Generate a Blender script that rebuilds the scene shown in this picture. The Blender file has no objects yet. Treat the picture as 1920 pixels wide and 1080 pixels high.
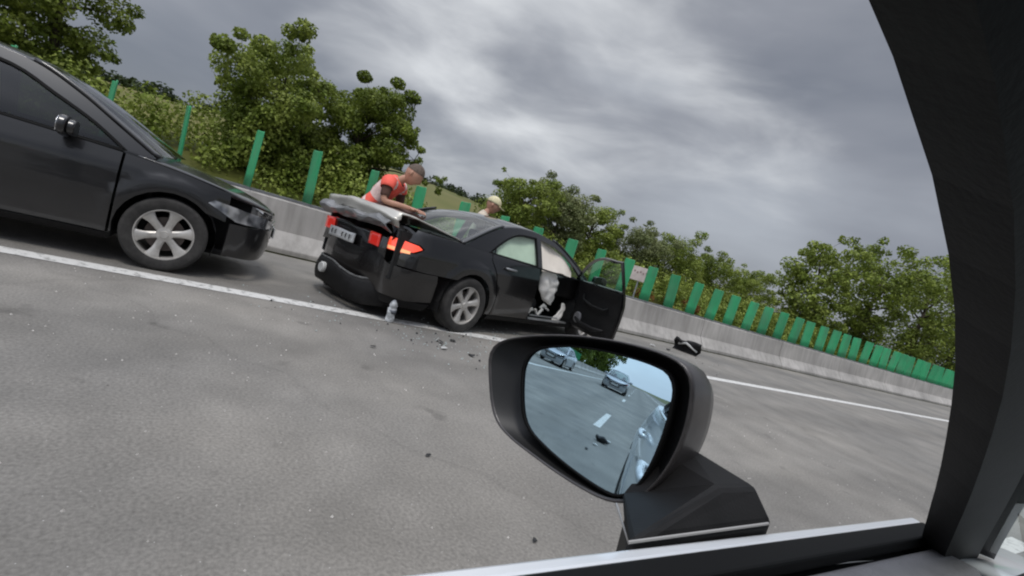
import bpy, bmesh, math, random
import numpy as np
from mathutils import Vector, Matrix, noise
from mathutils.geometry import delaunay_2d_cdt
SC = bpy.context.scene
COL = SC.collection
R = math.radians

# ------------------------------------------------------------------ camera
EYE = Vector((0, 0, 1.1))
az, pitch, roll = R(58), -math.atan(70 / 900), R(17)
fw = Vector((-math.sin(az) * math.cos(pitch), math.cos(az) * math.cos(pitch), math.sin(pitch)))
rt = Vector((math.cos(az), math.sin(az), 0))
up = rt.cross(fw)
cr, sr = math.cos(roll), math.sin(roll)
X_ = cr * rt + sr * up
Y_ = -sr * rt + cr * up
Z_ = -fw
cam_data = bpy.data.cameras.new('camera')
cam = bpy.data.objects.new('camera', cam_data)
COL.objects.link(cam)
m = Matrix((X_, Y_, Z_)).transposed().to_4x4()
m.translation = EYE
cam.matrix_world = m
cam_data.sensor_width = 36
cam_data.lens = 36 * 900 / 1920
cam_data.clip_start = .02
cam_data.clip_end = 3000
SC.camera = cam

# ------------------------------------------------------------------ light
SUN_EL, SUN_AZ = 68, 118
world = bpy.data.worlds.new('World')
SC.world = world
world.use_nodes = True
nt = world.node_tree
nt.nodes.clear()
N = nt.nodes.new
L = nt.links.new
out = N('ShaderNodeOutputWorld')
bg = N('ShaderNodeBackground')
sky = N('ShaderNodeTexSky'); sky.sky_type = 'NISHITA'; sky.sun_disc = False
sky.sun_elevation = R(SUN_EL); sky.sun_rotation = R(SUN_AZ)
skyv = N('ShaderNodeMixRGB'); skyv.blend_type = 'MULTIPLY'; skyv.inputs[0].default_value = 1
skyv.inputs[2].default_value = (.10, .10, .10, 1)
L(sky.outputs[0], skyv.inputs[1])
tc = N('ShaderNodeTexCoord')
mp = N('ShaderNodeMapping'); mp.inputs['Scale'].default_value = (1, 1, 2.8); mp.inputs['Location'].default_value = (.35, .2, .1)
L(tc.outputs['Generated'], mp.inputs[0])
nz = N('ShaderNodeTexNoise'); nz.inputs['Scale'].default_value = 1.7; nz.inputs['Detail'].default_value = 5; nz.inputs['Roughness'].default_value = .48; nz.inputs['Distortion'].default_value = .1
L(mp.outputs[0], nz.inputs['Vector'])
rp = N('ShaderNodeValToRGB')
rp.color_ramp.elements[0].position = .36; rp.color_ramp.elements[0].color = (.205, .222, .262, 1)
rp.color_ramp.elements[1].position = .70; rp.color_ramp.elements[1].color = (.42, .445, .49, 1)
e = rp.color_ramp.elements.new(.52); e.color = (.29, .305, .345, 1)
L(nz.outputs[0], rp.inputs[0])
# thin bright gap in the cloud deck
gapdir = (X_ * 110 + Y_ * 640 + fw * 900).normalized()
dp = N('ShaderNodeVectorMath'); dp.operation = 'DOT_PRODUCT'; dp.inputs[1].default_value = gapdir
nrm = N('ShaderNodeVectorMath'); nrm.operation = 'NORMALIZE'
L(tc.outputs['Generated'], nrm.inputs[0]); L(nrm.outputs[0], dp.inputs[0])
mr = N('ShaderNodeMapRange'); mr.interpolation_type = 'SMOOTHSTEP'
mr.inputs['From Min'].default_value = .86; mr.inputs['From Max'].default_value = 1.08
nz2 = N('ShaderNodeTexNoise'); nz2.inputs['Scale'].default_value = 3.2; nz2.inputs['Detail'].default_value = 5; nz2.inputs['Distortion'].default_value = .3
L(mp.outputs[0], nz2.inputs['Vector'])
wa = N('ShaderNodeMath'); wa.operation = 'MULTIPLY_ADD'; wa.inputs[1].default_value = .42; L(nz2.outputs[0], wa.inputs[0])
wb = N('ShaderNodeMath'); wb.operation = 'SUBTRACT'; wb.inputs[1].default_value = .19; L(dp.outputs['Value'], wb.inputs[0]); L(wb.outputs[0], wa.inputs[2])
L(wa.outputs[0], mr.inputs['Value'])
ad = N('ShaderNodeMath'); ad.operation = 'ADD'; ad.inputs[1].default_value = .22; L(nz2.outputs[0], ad.inputs[0])
ml = N('ShaderNodeMath'); ml.operation = 'MULTIPLY'; ml.use_clamp = True
L(mr.outputs[0], ml.inputs[0]); L(ad.outputs[0], ml.inputs[1])
m1 = N('ShaderNodeMixRGB'); m1.inputs[2].default_value = (.80, .82, .84, 1)
L(ml.outputs[0], m1.inputs[0]); L(rp.outputs[0], m1.inputs[1])
# the deck gets thinner and brighter towards the zenith
sx = N('ShaderNodeSeparateXYZ'); L(nrm.outputs[0], sx.inputs[0])
mz = N('ShaderNodeMapRange'); mz.interpolation_type = 'SMOOTHSTEP'
mz.inputs['From Min'].default_value = .5; mz.inputs['From Max'].default_value = 1.0
mz.inputs['To Min'].default_value = 1.0; mz.inputs['To Max'].default_value = 4.6
L(sx.outputs['Z'], mz.inputs['Value'])
m2 = N('ShaderNodeVectorMath'); m2.operation = 'SCALE'
L(m1.outputs[0], m2.inputs[0]); L(mz.outputs[0], m2.inputs['Scale'])
m3 = N('ShaderNodeMixRGB'); m3.inputs[0].default_value = .92
L(skyv.outputs[0], m3.inputs[1]); L(m2.outputs[0], m3.inputs[2])
dq = N('ShaderNodeVectorMath'); dq.operation = 'DOT_PRODUCT'; dq.inputs[1].default_value = (.25, -.95, .18); L(nrm.outputs[0], dq.inputs[0])
mq = N('ShaderNodeMapRange'); mq.interpolation_type = 'SMOOTHSTEP'; mq.inputs['From Min'].default_value = .2; mq.inputs['From Max'].default_value = 1.0
mq.inputs['To Min'].default_value = 1.0; mq.inputs['To Max'].default_value = 2.3; L(dq.outputs['Value'], mq.inputs['Value'])
m5 = N('ShaderNodeVectorMath'); m5.operation = 'SCALE'; L(m3.outputs[0], m5.inputs[0]); L(mq.outputs[0], m5.inputs['Scale'])
L(m5.outputs[0], bg.inputs[0]); bg.inputs[1].default_value = 1.0
L(bg.outputs[0], out.inputs[0])

sun_d = bpy.data.lights.new('sun', 'SUN'); sun_d.energy = 1.4; sun_d.angle = R(14); sun_d.color = (1, .96, .9)
sun = bpy.data.objects.new('sun', sun_d); COL.objects.link(sun)
sun.rotation_euler = (R(90 - SUN_EL), 0, R(180 - SUN_AZ))
SC.view_settings.view_transform = 'Standard'
SC.view_settings.look = 'None'
SC.view_settings.gamma = 1
SC.view_settings.exposure = 0
SC.view_settings.use_curve_mapping = False
SC.cycles.max_bounces = 8
SC.cycles.filter_width = 2.1
SC.cycles.transparent_max_bounces = 12

# ------------------------------------------------------------------ materials
MATS = {}
def mat(name, col, rough=.6, metal=0, spec=.5, coat=0, var=0, vscale=8, bump=0, bscale=60, col2=None, emit=None, estr=0, detail=5, coatr=.05):
    if name in MATS: return MATS[name]
    m = bpy.data.materials.new(name); m.use_nodes = True
    t = m.node_tree; b = t.nodes['Principled BSDF']
    b.inputs['Base Color'].default_value = (*col, 1)
    b.inputs['Roughness'].default_value = rough
    b.inputs['Metallic'].default_value = metal
    b.inputs['Specular IOR Level'].default_value = spec
    b.inputs['Coat Weight'].default_value = coat
    b.inputs['Coat Roughness'].default_value = coatr
    if emit:
        b.inputs['Emission Color'].default_value = (*emit, 1); b.inputs['Emission Strength'].default_value = estr
    tcn = t.nodes.new('ShaderNodeTexCoord')
    if var or col2:
        n = t.nodes.new('ShaderNodeTexNoise'); n.inputs['Scale'].default_value = vscale; n.inputs['Detail'].default_value = detail
        t.links.new(tcn.outputs['Object'], n.inputs['Vector'])
        c = t.nodes.new('ShaderNodeValToRGB')
        c2 = col2 if col2 else tuple(min(1, x * (1 + var)) for x in col)
        c1 = col if col2 else tuple(x * (1 - var) for x in col)
        c.color_ramp.elements[0].position = .35; c.color_ramp.elements[0].color = (*c1, 1)
        c.color_ramp.elements[1].position = .65; c.color_ramp.elements[1].color = (*c2, 1)
        t.links.new(n.outputs[0], c.inputs[0]); t.links.new(c.outputs[0], b.inputs['Base Color'])
    if bump:
        n = t.nodes.new('ShaderNodeTexNoise'); n.inputs['Scale'].default_value = bscale; n.inputs['Detail'].default_value = 4
        t.links.new(tcn.outputs['Object'], n.inputs['Vector'])
        bp = t.nodes.new('ShaderNodeBump'); bp.inputs['Strength'].default_value = bump; bp.inputs['Distance'].default_value = .01
        t.links.new(n.outputs[0], bp.inputs['Height']); t.links.new(bp.outputs[0], b.inputs['Normal'])
    MATS[name] = m
    return m

def glass_mat(name, tint, refl=1.0, rough=.01):
    if name in MATS: return MATS[name]
    m = bpy.data.materials.new(name); m.use_nodes = True
    t = m.node_tree; t.nodes.clear()
    o = t.nodes.new('ShaderNodeOutputMaterial'); tr = t.nodes.new('ShaderNodeBsdfTransparent'); tr.inputs[0].default_value = (*tint, 1)
    g = t.nodes.new('ShaderNodeBsdfGlossy'); g.inputs['Roughness'].default_value = rough
    f = t.nodes.new('ShaderNodeFresnel')
    ge = t.nodes.new('ShaderNodeNewGeometry'); io = t.nodes.new('ShaderNodeMath'); io.operation = 'MULTIPLY_ADD'; io.inputs[1].default_value = 1 / 1.5 - 1.5; io.inputs[2].default_value = 1.5
    t.links.new(ge.outputs['Backfacing'], io.inputs[0]); t.links.new(io.outputs[0], f.inputs[0])
    mu = t.nodes.new('ShaderNodeMath'); mu.operation = 'MULTIPLY'; mu.inputs[1].default_value = refl; mu.use_clamp = True
    mx = t.nodes.new('ShaderNodeMixShader')
    t.links.new(f.outputs[0], mu.inputs[0]); t.links.new(mu.outputs[0], mx.inputs[0])
    t.links.new(tr.outputs[0], mx.inputs[1]); t.links.new(g.outputs[0], mx.inputs[2]); t.links.new(mx.outputs[0], o.inputs[0])
    MATS[name] = m
    return m

def dirty_paint(name, col, dust, amount=.5, zlow=.1, zhigh=.75, rough=.3, metal=0.):
    """glossy car paint with road dust settled on its lower half"""
    if name in MATS: return MATS[name]
    m = bpy.data.materials.new(name); m.use_nodes = True
    t = m.node_tree; b = t.nodes['Principled BSDF']; n = t.nodes.new; l = t.links.new
    tcn = n('ShaderNodeTexCoord'); sp = n('ShaderNodeSeparateXYZ'); l(tcn.outputs['Object'], sp.inputs[0])
    mr = n('ShaderNodeMapRange'); mr.inputs['From Min'].default_value = zhigh; mr.inputs['From Max'].default_value = zlow
    l(sp.outputs['Z'], mr.inputs['Value'])
    no = n('ShaderNodeTexNoise'); no.inputs['Scale'].default_value = 5; no.inputs['Detail'].default_value = 6; l(tcn.outputs['Object'], no.inputs['Vector'])
    mm = n('ShaderNodeMath'); mm.operation = 'MULTIPLY_ADD'; l(mr.outputs[0], mm.inputs[0]); l(no.outputs[0], mm.inputs[1]); mm.inputs[2].default_value = .06
    ms = n('ShaderNodeMath'); ms.operation = 'MULTIPLY'; ms.use_clamp = True; l(mm.outputs[0], ms.inputs[0]); ms.inputs[1].default_value = amount * 1.6
    mx = n('ShaderNodeMixRGB'); mx.inputs[1].default_value = (*col, 1); mx.inputs[2].default_value = (*dust, 1); l(ms.outputs[0], mx.inputs[0])
    l(mx.outputs[0], b.inputs['Base Color'])
    ra = n('ShaderNodeMath'); ra.operation = 'MULTIPLY_ADD'; ra.inputs[1].default_value = .6; ra.inputs[2].default_value = rough; l(ms.outputs[0], ra.inputs[0]); l(ra.outputs[0], b.inputs['Roughness'])
    b.inputs['Metallic'].default_value = metal
    co = n('ShaderNodeMath'); co.operation = 'SUBTRACT'; co.inputs[0].default_value = .8; co.use_clamp = True; l(ms.outputs[0], co.inputs[1]); l(co.outputs[0], b.inputs['Coat Weight'])
    b.inputs['Coat Roughness'].default_value = .06
    MATS[name] = m
    return m

def asphalt(name, base, stone, scale=1.0):
    m = bpy.data.materials.new(name); m.use_nodes = True
    t = m.node_tree; b = t.nodes['Principled BSDF']; n = t.nodes.new; l = t.links.new
    b.inputs['Roughness'].default_value = .85; b.inputs['Specular IOR Level'].default_value = .3
    g = n('ShaderNodeNewGeometry')
    big = n('ShaderNodeTexNoise'); big.inputs['Scale'].default_value = .55 * scale; big.inputs['Detail'].default_value = 5; l(g.outputs['Position'], big.inputs['Vector'])
    fine = n('ShaderNodeTexNoise'); fine.inputs['Scale'].default_value = 70 * scale; fine.inputs['Detail'].default_value = 3; l(g.outputs['Position'], fine.inputs['Vector'])
    mid = n('ShaderNodeTexNoise'); mid.inputs['Scale'].default_value = 2.6 * scale; mid.inputs['Detail'].default_value = 6; l(g.outputs['Position'], mid.inputs['Vector'])
    vo = n('ShaderNodeTexVoronoi'); vo.inputs['Scale'].default_value = 42 * scale; l(g.outputs['Position'], vo.inputs['Vector'])
    r1 = n('ShaderNodeValToRGB'); r1.color_ramp.elements[0].position = .3; r1.color_ramp.elements[1].position = .72
    r1.color_ramp.elements[0].color = (*[x * .80 for x in base], 1); r1.color_ramp.elements[1].color = (base[0] * 1.2, base[1] * 1.17, base[2] * 1.12, 1)
    l(big.outputs[0], r1.inputs[0])
    m1 = n('ShaderNodeMixRGB'); m1.blend_type = 'OVERLAY'; m1.inputs[0].default_value = .35; l(r1.outputs[0], m1.inputs[1]); l(mid.outputs[0], m1.inputs[2])
    m2 = n('ShaderNodeMixRGB'); m2.blend_type = 'OVERLAY'; m2.inputs[0].default_value = .5; l(m1.outputs[0], m2.inputs[1]); l(fine.outputs[0], m2.inputs[2])
    sx_ = n('ShaderNodeSeparateXYZ'); l(g.outputs['Position'], sx_.inputs[0])
    wv = n('ShaderNodeMath'); wv.operation = 'MULTIPLY_ADD'; wv.inputs[1].default_value = 3.49; wv.inputs[2].default_value = .9; l(sx_.outputs['X'], wv.inputs[0])
    sn = n('ShaderNodeMath'); sn.operation = 'SINE'; l(wv.outputs[0], sn.inputs[0])
    st_ = n('ShaderNodeTexNoise'); st_.inputs['Scale'].default_value = 1.1; st_.inputs['Detail'].default_value = 5; l(g.outputs['Position'], st_.inputs['Vector'])
    tk = n('ShaderNodeMath'); tk.operation = 'MULTIPLY'; l(sn.outputs[0], tk.inputs[0]); l(st_.outputs[0], tk.inputs[1])
    tm = n('ShaderNodeMapRange'); tm.inputs['From Min'].default_value = .0; tm.inputs['From Max'].default_value = .6; tm.inputs['To Min'].default_value = 1.0; tm.inputs['To Max'].default_value = .84; l(tk.outputs[0], tm.inputs['Value'])
    # a few hairline cracks and dark drips
    ck = n('ShaderNodeTexVoronoi'); ck.feature = 'DISTANCE_TO_EDGE'; ck.inputs['Scale'].default_value = .33
    wn = n('ShaderNodeTexNoise'); wn.inputs['Scale'].default_value = 2.2; wn.inputs['Detail'].default_value = 6; l(g.outputs['Position'], wn.inputs['Vector'])
    wm = n('ShaderNodeMixRGB'); wm.inputs[0].default_value = .35; l(g.outputs['Position'], wm.inputs[1]); l(wn.outputs['Color'], wm.inputs[2]); l(wm.outputs[0], ck.inputs['Vector'])
    cm = n('ShaderNodeMapRange'); cm.inputs['From Min'].default_value = .0; cm.inputs['From Max'].default_value = .006; cm.inputs['To Min'].default_value = .90; cm.inputs['To Max'].default_value = 1; l(ck.outputs['Distance'], cm.inputs['Value'])
    dr = n('ShaderNodeTexNoise'); dr.inputs['Scale'].default_value = 3.3; dr.inputs['Detail'].default_value = 2; l(g.outputs['Position'], dr.inputs['Vector'])
    dm = n('ShaderNodeMapRange'); dm.inputs['From Min'].default_value = .68; dm.inputs['From Max'].default_value = .76; dm.inputs['To Min'].default_value = 1; dm.inputs['To Max'].default_value = .72; l(dr.outputs[0], dm.inputs['Value'])
    q1 = n('ShaderNodeMath'); q1.operation = 'MULTIPLY'; l(tm.outputs[0], q1.inputs[0]); l(cm.outputs[0], q1.inputs[1])
    q2 = n('ShaderNodeMath'); q2.operation = 'MULTIPLY'; l(q1.outputs[0], q2.inputs[0]); l(dm.outputs[0], q2.inputs[1])
    sc_ = n('ShaderNodeVectorMath'); sc_.operation = 'SCALE'; l(m2.outputs[0], sc_.inputs[0]); l(q2.outputs[0], sc_.inputs['Scale'])
    m2 = sc_
    # sparse pale stones
    r2 = n('ShaderNodeValToRGB'); r2.color_ramp.elements[0].position = .055; r2.color_ramp.elements[0].color = (1, 1, 1, 1); r2.color_ramp.elements[1].position = .11; r2.color_ramp.elements[1].color = (0, 0, 0, 1)
    l(vo.outputs['Distance'], r2.inputs[0])
    sel = n('ShaderNodeMath'); sel.operation = 'GREATER_THAN'; sel.inputs[1].default_value = .80
    spc = n('ShaderNodeSeparateColor'); l(vo.outputs['Color'], spc.inputs[0]); l(spc.outputs[0], sel.inputs[0])
    mu = n('ShaderNodeMath'); mu.operation = 'MULTIPLY'; l(sel.outputs[0], mu.inputs[0]); l(r2.outputs[0], mu.inputs[1])
    m4 = n('ShaderNodeMixRGB'); m4.inputs[2].default_value = (*stone, 1); l(mu.outputs[0], m4.inputs[0]); l(m2.outputs[0], m4.inputs[1])
    l(m4.outputs[0], b.inputs['Base Color'])
    bp = n('ShaderNodeBump'); bp.inputs['Strength'].default_value = .5; bp.inputs['Distance'].default_value = .006
    l(fine.outputs[0], bp.inputs['Height']); l(bp.outputs[0], b.inputs['Normal'])
    MATS[name] = m
    return m

def worn_line(name):
    m = bpy.data.materials.new(name); m.use_nodes = True
    t = m.node_tree; b = t.nodes['Principled BSDF']; n = t.nodes.new; l = t.links.new
    b.inputs['Roughness'].default_value = .8
    g = n('ShaderNodeNewGeometry')
    a = n('ShaderNodeTexNoise'); a.inputs['Scale'].default_value = 14; a.inputs['Detail'].default_value = 7; a.inputs['Roughness'].default_value = .7; l(g.outputs['Position'], a.inputs['Vector'])
    r = n('ShaderNodeValToRGB'); r.color_ramp.elements[0].position = .36; r.color_ramp.elements[0].color = (.24, .235, .22, 1); r.color_ramp.elements[1].position = .48; r.color_ramp.elements[1].color = (.62, .61, .58, 1)
    l(a.outputs[0], r.inputs[0]); l(r.outputs[0], b.inputs['Base Color'])
    MATS[name] = m
    return m

def leaf_mat(name, c1, c2, c3=None, ns=1.2):
    m = bpy.data.materials.new(name); m.use_nodes = True
    t = m.node_tree; b = t.nodes['Principled BSDF']; n = t.nodes.new; l = t.links.new
    g = n('ShaderNodeNewGeometry'); tcn = n('ShaderNodeTexCoord')
    a = n('ShaderNodeTexNoise'); a.inputs['Scale'].default_value = ns; a.inputs['Detail'].default_value = 3; l(tcn.outputs['Object'], a.inputs['Vector'])
    r = n('ShaderNodeValToRGB'); r.color_ramp.elements[0].position = .35; r.color_ramp.elements[0].color = (*c1, 1); r.color_ramp.elements[1].position = .68; r.color_ramp.elements[1].color = (*c2, 1)
    l(a.outputs[0], r.inputs[0])
    hs = n('ShaderNodeHueSaturation'); l(r.outputs[0], hs.inputs['Color'])
    mr = n('ShaderNodeMapRange'); mr.inputs['To Min'].default_value = .65; mr.inputs['To Max'].default_value = 1.45; l(g.outputs['Random Per Island'], mr.inputs['Value']); l(mr.outputs[0], hs.inputs['Value'])
    l(hs.outputs[0], b.inputs['Base Color'])
    b.inputs['Roughness'].default_value = .6; b.inputs['Specular IOR Level'].default_value = .3
    tr = n('ShaderNodeBsdfTranslucent'); l(hs.outputs[0], tr.inputs[0])
    mx = n('ShaderNodeMixShader'); mx.inputs[0].default_value = .3
    l(b.outputs[0], mx.inputs[1]); l(tr.outputs[0], mx.inputs[2]); l(mx.outputs[0], t.nodes['Material Output'].inputs[0])
    MATS[name] = m
    return m

ASPH = asphalt('road_asphalt', (.212, .203, .188), (.42, .41, .39))
ASPH2 = asphalt('opposite_asphalt', (.17, .165, .155), (.4, .4, .38))
LINE = worn_line('worn_white_paint')
BLACKP = dirty_paint('black_dusty_paint', (.006, .006, .0065), (.075, .062, .052), .30, zlow=.15, zhigh=.62, rough=.22)
BLACKP2 = dirty_paint('black_second_paint', (.007, .007, .008), (.08, .075, .07), .25, zlow=.15, zhigh=.55)
SILVERP = dirty_paint('pale_silver_paint', (.74, .76, .78), (.3, .29, .27), .15, rough=.32, metal=.25)
SILVER2 = dirty_paint('silver_follow_paint', (.45, .47, .50), (.25, .24, .22), .2, rough=.3, metal=.4)
PLAST = mat('black_plastic', (.010, .0095, .0095), .6, spec=.22, var=.2, vscale=20, bump=.05, bscale=250)
PLASTG = mat('gloss_black_plastic', (.008, .008, .009), .12, coat=.6)
GREYTRIM = mat('grey_door_trim', (.17, .165, .17), .6, var=.12, vscale=12, bump=.3, bscale=180)
RUBBER = mat('tyre_rubber', (.035, .033, .031), .85, var=.3, vscale=15, bump=.2, bscale=90)
SEAL = mat('black_rubber_seal', (.005, .005, .005), .65, spec=.15)
ALLOY = mat('dusty_alloy', (.50, .48, .45), .42, .45, var=.22, vscale=9)
CHROME = mat('chrome', (.75, .75, .75), .12, 1)
DISC = mat('brake_disc', (.12, .1, .09), .6, .6, var=.3)
CARGLASS = glass_mat('car_glass', (.80, .95, .89), 1.5)
TEALG = glass_mat('teal_glass', (.62, .84, .76), 1.6)
DARKGLASS = glass_mat('privacy_glass', (.25, .30, .29), 1.6)
CLEARG = glass_mat('clear_glass', (.9, .95, .93), 1.0)
REDLAMP = mat('red_lamp_lens', (.35, .01, .012), .12, coat=1, emit=(1, .05, .03), estr=.35)
LITLAMP = mat('lit_tail_lamp', (.6, .03, .02), .15, coat=1, emit=(1, .10, .045), estr=1.0)
AMBER = mat('amber_lamp_lens', (.8, .35, .12), .15, coat=1, emit=(1, .42, .2), estr=.75)
LENS = mat('clear_lamp_lens', (.12, .125, .135), .1, .5, coat=1, col2=(.55, .56, .58), vscale=11, detail=1)
AIRBAG = mat('airbag_cloth', (.85, .82, .78), .85, var=.1, vscale=10, bump=.6, bscale=14)
AIRBAG2 = mat('curtain_airbag_cloth', (.88, .80, .70), .9, var=.06, vscale=5, bump=.3, bscale=20)
SEATM = mat('seat_fabric', (.03, .029, .03), .85, var=.3, vscale=25, bump=.3, bscale=200)
CARPET = mat('dark_carpet', (.012, .012, .012), .95, var=.3, vscale=30)
PLATE = mat('white_plate', (.62, .62, .60), .5, var=.12, vscale=30)
INK = mat('plate_ink', (.02, .02, .02), .6)
CONC = mat('barrier_concrete', (.37, .355, .335), .85, var=.18, vscale=1.6, bump=.4, bscale=30, detail=8)
def streaky(name, base, dirt, amt, sc=(5, 5, .5), rough=.8):
    m = bpy.data.materials.new(name); m.use_nodes = True
    t = m.node_tree; b = t.nodes['Principled BSDF']; n = t.nodes.new; l = t.links.new
    g = n('ShaderNodeNewGeometry'); mpp = n('ShaderNodeMapping'); mpp.inputs['Scale'].default_value = sc; l(g.outputs['Position'], mpp.inputs[0])
    a = n('ShaderNodeTexNoise'); a.inputs['Scale'].default_value = 1.6; a.inputs['Detail'].default_value = 7; a.inputs['Roughness'].default_value = .6; l(mpp.outputs[0], a.inputs['Vector'])
    a2 = n('ShaderNodeTexNoise'); a2.inputs['Scale'].default_value = .9; a2.inputs['Detail'].default_value = 6; l(g.outputs['Position'], a2.inputs['Vector'])
    r = n('ShaderNodeMapRange'); r.inputs['From Min'].default_value = .42; r.inputs['From Max'].default_value = .68; r.inputs['To Max'].default_value = amt; l(a.outputs[0], r.inputs['Value'])
    x = n('ShaderNodeMixRGB'); x.inputs[1].default_value = (*base, 1); x.inputs[2].default_value = (*dirt, 1); l(r.outputs[0], x.inputs[0])
    y = n('ShaderNodeMixRGB'); y.blend_type = 'OVERLAY'; y.inputs[0].default_value = .55; l(x.outputs[0], y.inputs[1]); l(a2.outputs[0], y.inputs[2])
    l(y.outputs[0], b.inputs['Base Color']); b.inputs['Roughness'].default_value = rough
    f_ = n('ShaderNodeTexNoise'); f_.inputs['Scale'].default_value = 40; f_.inputs['Detail'].default_value = 4; l(g.outputs['Position'], f_.inputs['Vector'])
    bp = n('ShaderNodeBump'); bp.inputs['Strength'].default_value = .35; bp.inputs['Distance'].default_value = .008; l(f_.outputs[0], bp.inputs['Height']); l(bp.outputs[0], b.inputs['Normal'])
    MATS[name] = m
    return m
CONC = streaky('streaked_concrete', (.42, .40, .375), (.20, .19, .17), .45)
GREEN = streaky('faded_green_plastic', (.035, .34, .14), (.10, .22, .12), .6, (3, 3, .8), .55)
STEEL = mat('galvanised_steel', (.33, .34, .35), .45, .7, var=.15, vscale=6)
BARK = mat('tree_bark', (.075, .058, .042), .9, var=.35, vscale=7, bump=.8, bscale=20)
LEAF_D = leaf_mat('dark_olive_leaves', (.090, .128, .016), (.22, .27, .042))
LEAF_M = leaf_mat('mid_green_leaves', (.13, .18, .024), (.30, .35, .075))
LEAF_L = leaf_mat('pale_green_leaves', (.12, .15, .050), (.27, .29, .13))
LEAF_O = leaf_mat('rusty_leaves', (.16, .07, .02), (.26, .12, .035))
GRASSM = leaf_mat('grass_blades', (.07, .085, .015), (.16, .16, .04), ns=.15)
SIGNB = mat('sign_back', (.58, .50, .46), .6, var=.12, vscale=5)
SKIN = mat('skin', (.47, .25, .17), .55, var=.06, vscale=12)
VEST = mat('orange_vest', (.95, .125, .085), .7, var=.12, vscale=14, bump=.5, bscale=22)
REFL = mat('reflective_tape', (.80, .60, .56), .4, var=.1, vscale=40)
SHIRTD = mat('dark_brown_shirt', (.075, .035, .025), .85, var=.2, vscale=10, bump=.4, bscale=25)
TROUS = mat('dark_trousers', (.02, .022, .03), .85, var=.2, vscale=12, bump=.4, bscale=20)
SHIRTL = mat('pale_shirt', (.58, .50, .40), .85, var=.08, vscale=9, bump=.4, bscale=22)
CAPM = mat('pale_cap', (.66, .60, .38), .8, var=.1, vscale=20)
HAIR = mat('dark_hair', (.12, .085, .065), .75, var=.3, vscale=60, bump=.6, bscale=120)
BLUEJ = mat('blue_denim', (.06, .09, .16), .85, var=.2, vscale=15)
DEBB = mat('black_debris', (.012, .012, .012), .5)
DEBW = mat('pale_debris', (.5, .5, .48), .5)

# ------------------------------------------------------------------ helpers
def link(o, parent=None):
    COL.objects.link(o)
    if parent: o.parent = parent
    return o
def tag(o, label=None, cat=None, group=None, kind=None):
    if label: o['label'] = label
    if cat: o['category'] = cat
    if group: o['group'] = group
    if kind: o['kind'] = kind
    return o
def empty(name, loc=(0, 0, 0), rz=0, label=None, cat=None, group=None):
    o = bpy.data.objects.new(name, None); o.empty_display_size = .2
    link(o); o.location = loc; o.rotation_euler = (0, 0, rz)
    return tag(o, label, cat, group)
def mk(name, verts, faces, m, parent=None, smooth=False, solid=None, bevel=None, sub=0, ang=None):
    me = bpy.data.meshes.new(name)
    me.from_pydata([tuple(v) for v in verts], [], faces)
    ms = m if isinstance(m, (list, tuple)) else [m]
    for q in ms: me.materials.append(q)
    o = bpy.data.objects.new(name, me); link(o, parent)
    if smooth:
        me.polygons.foreach_set('use_smooth', [True] * len(me.polygons))
        if ang: me.set_sharp_from_angle(angle=R(ang))
    if solid:
        s = o.modifiers.new('solid', 'SOLIDIFY'); s.thickness = solid; s.offset = -1
    if bevel:
        b = o.modifiers.new('bevel', 'BEVEL'); b.width = bevel; b.segments = 2; b.limit_method = 'ANGLE'; b.angle_limit = R(35)
    if sub:
        s = o.modifiers.new('sub', 'SUBSURF'); s.levels = sub; s.render_levels = sub
    return o
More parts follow.
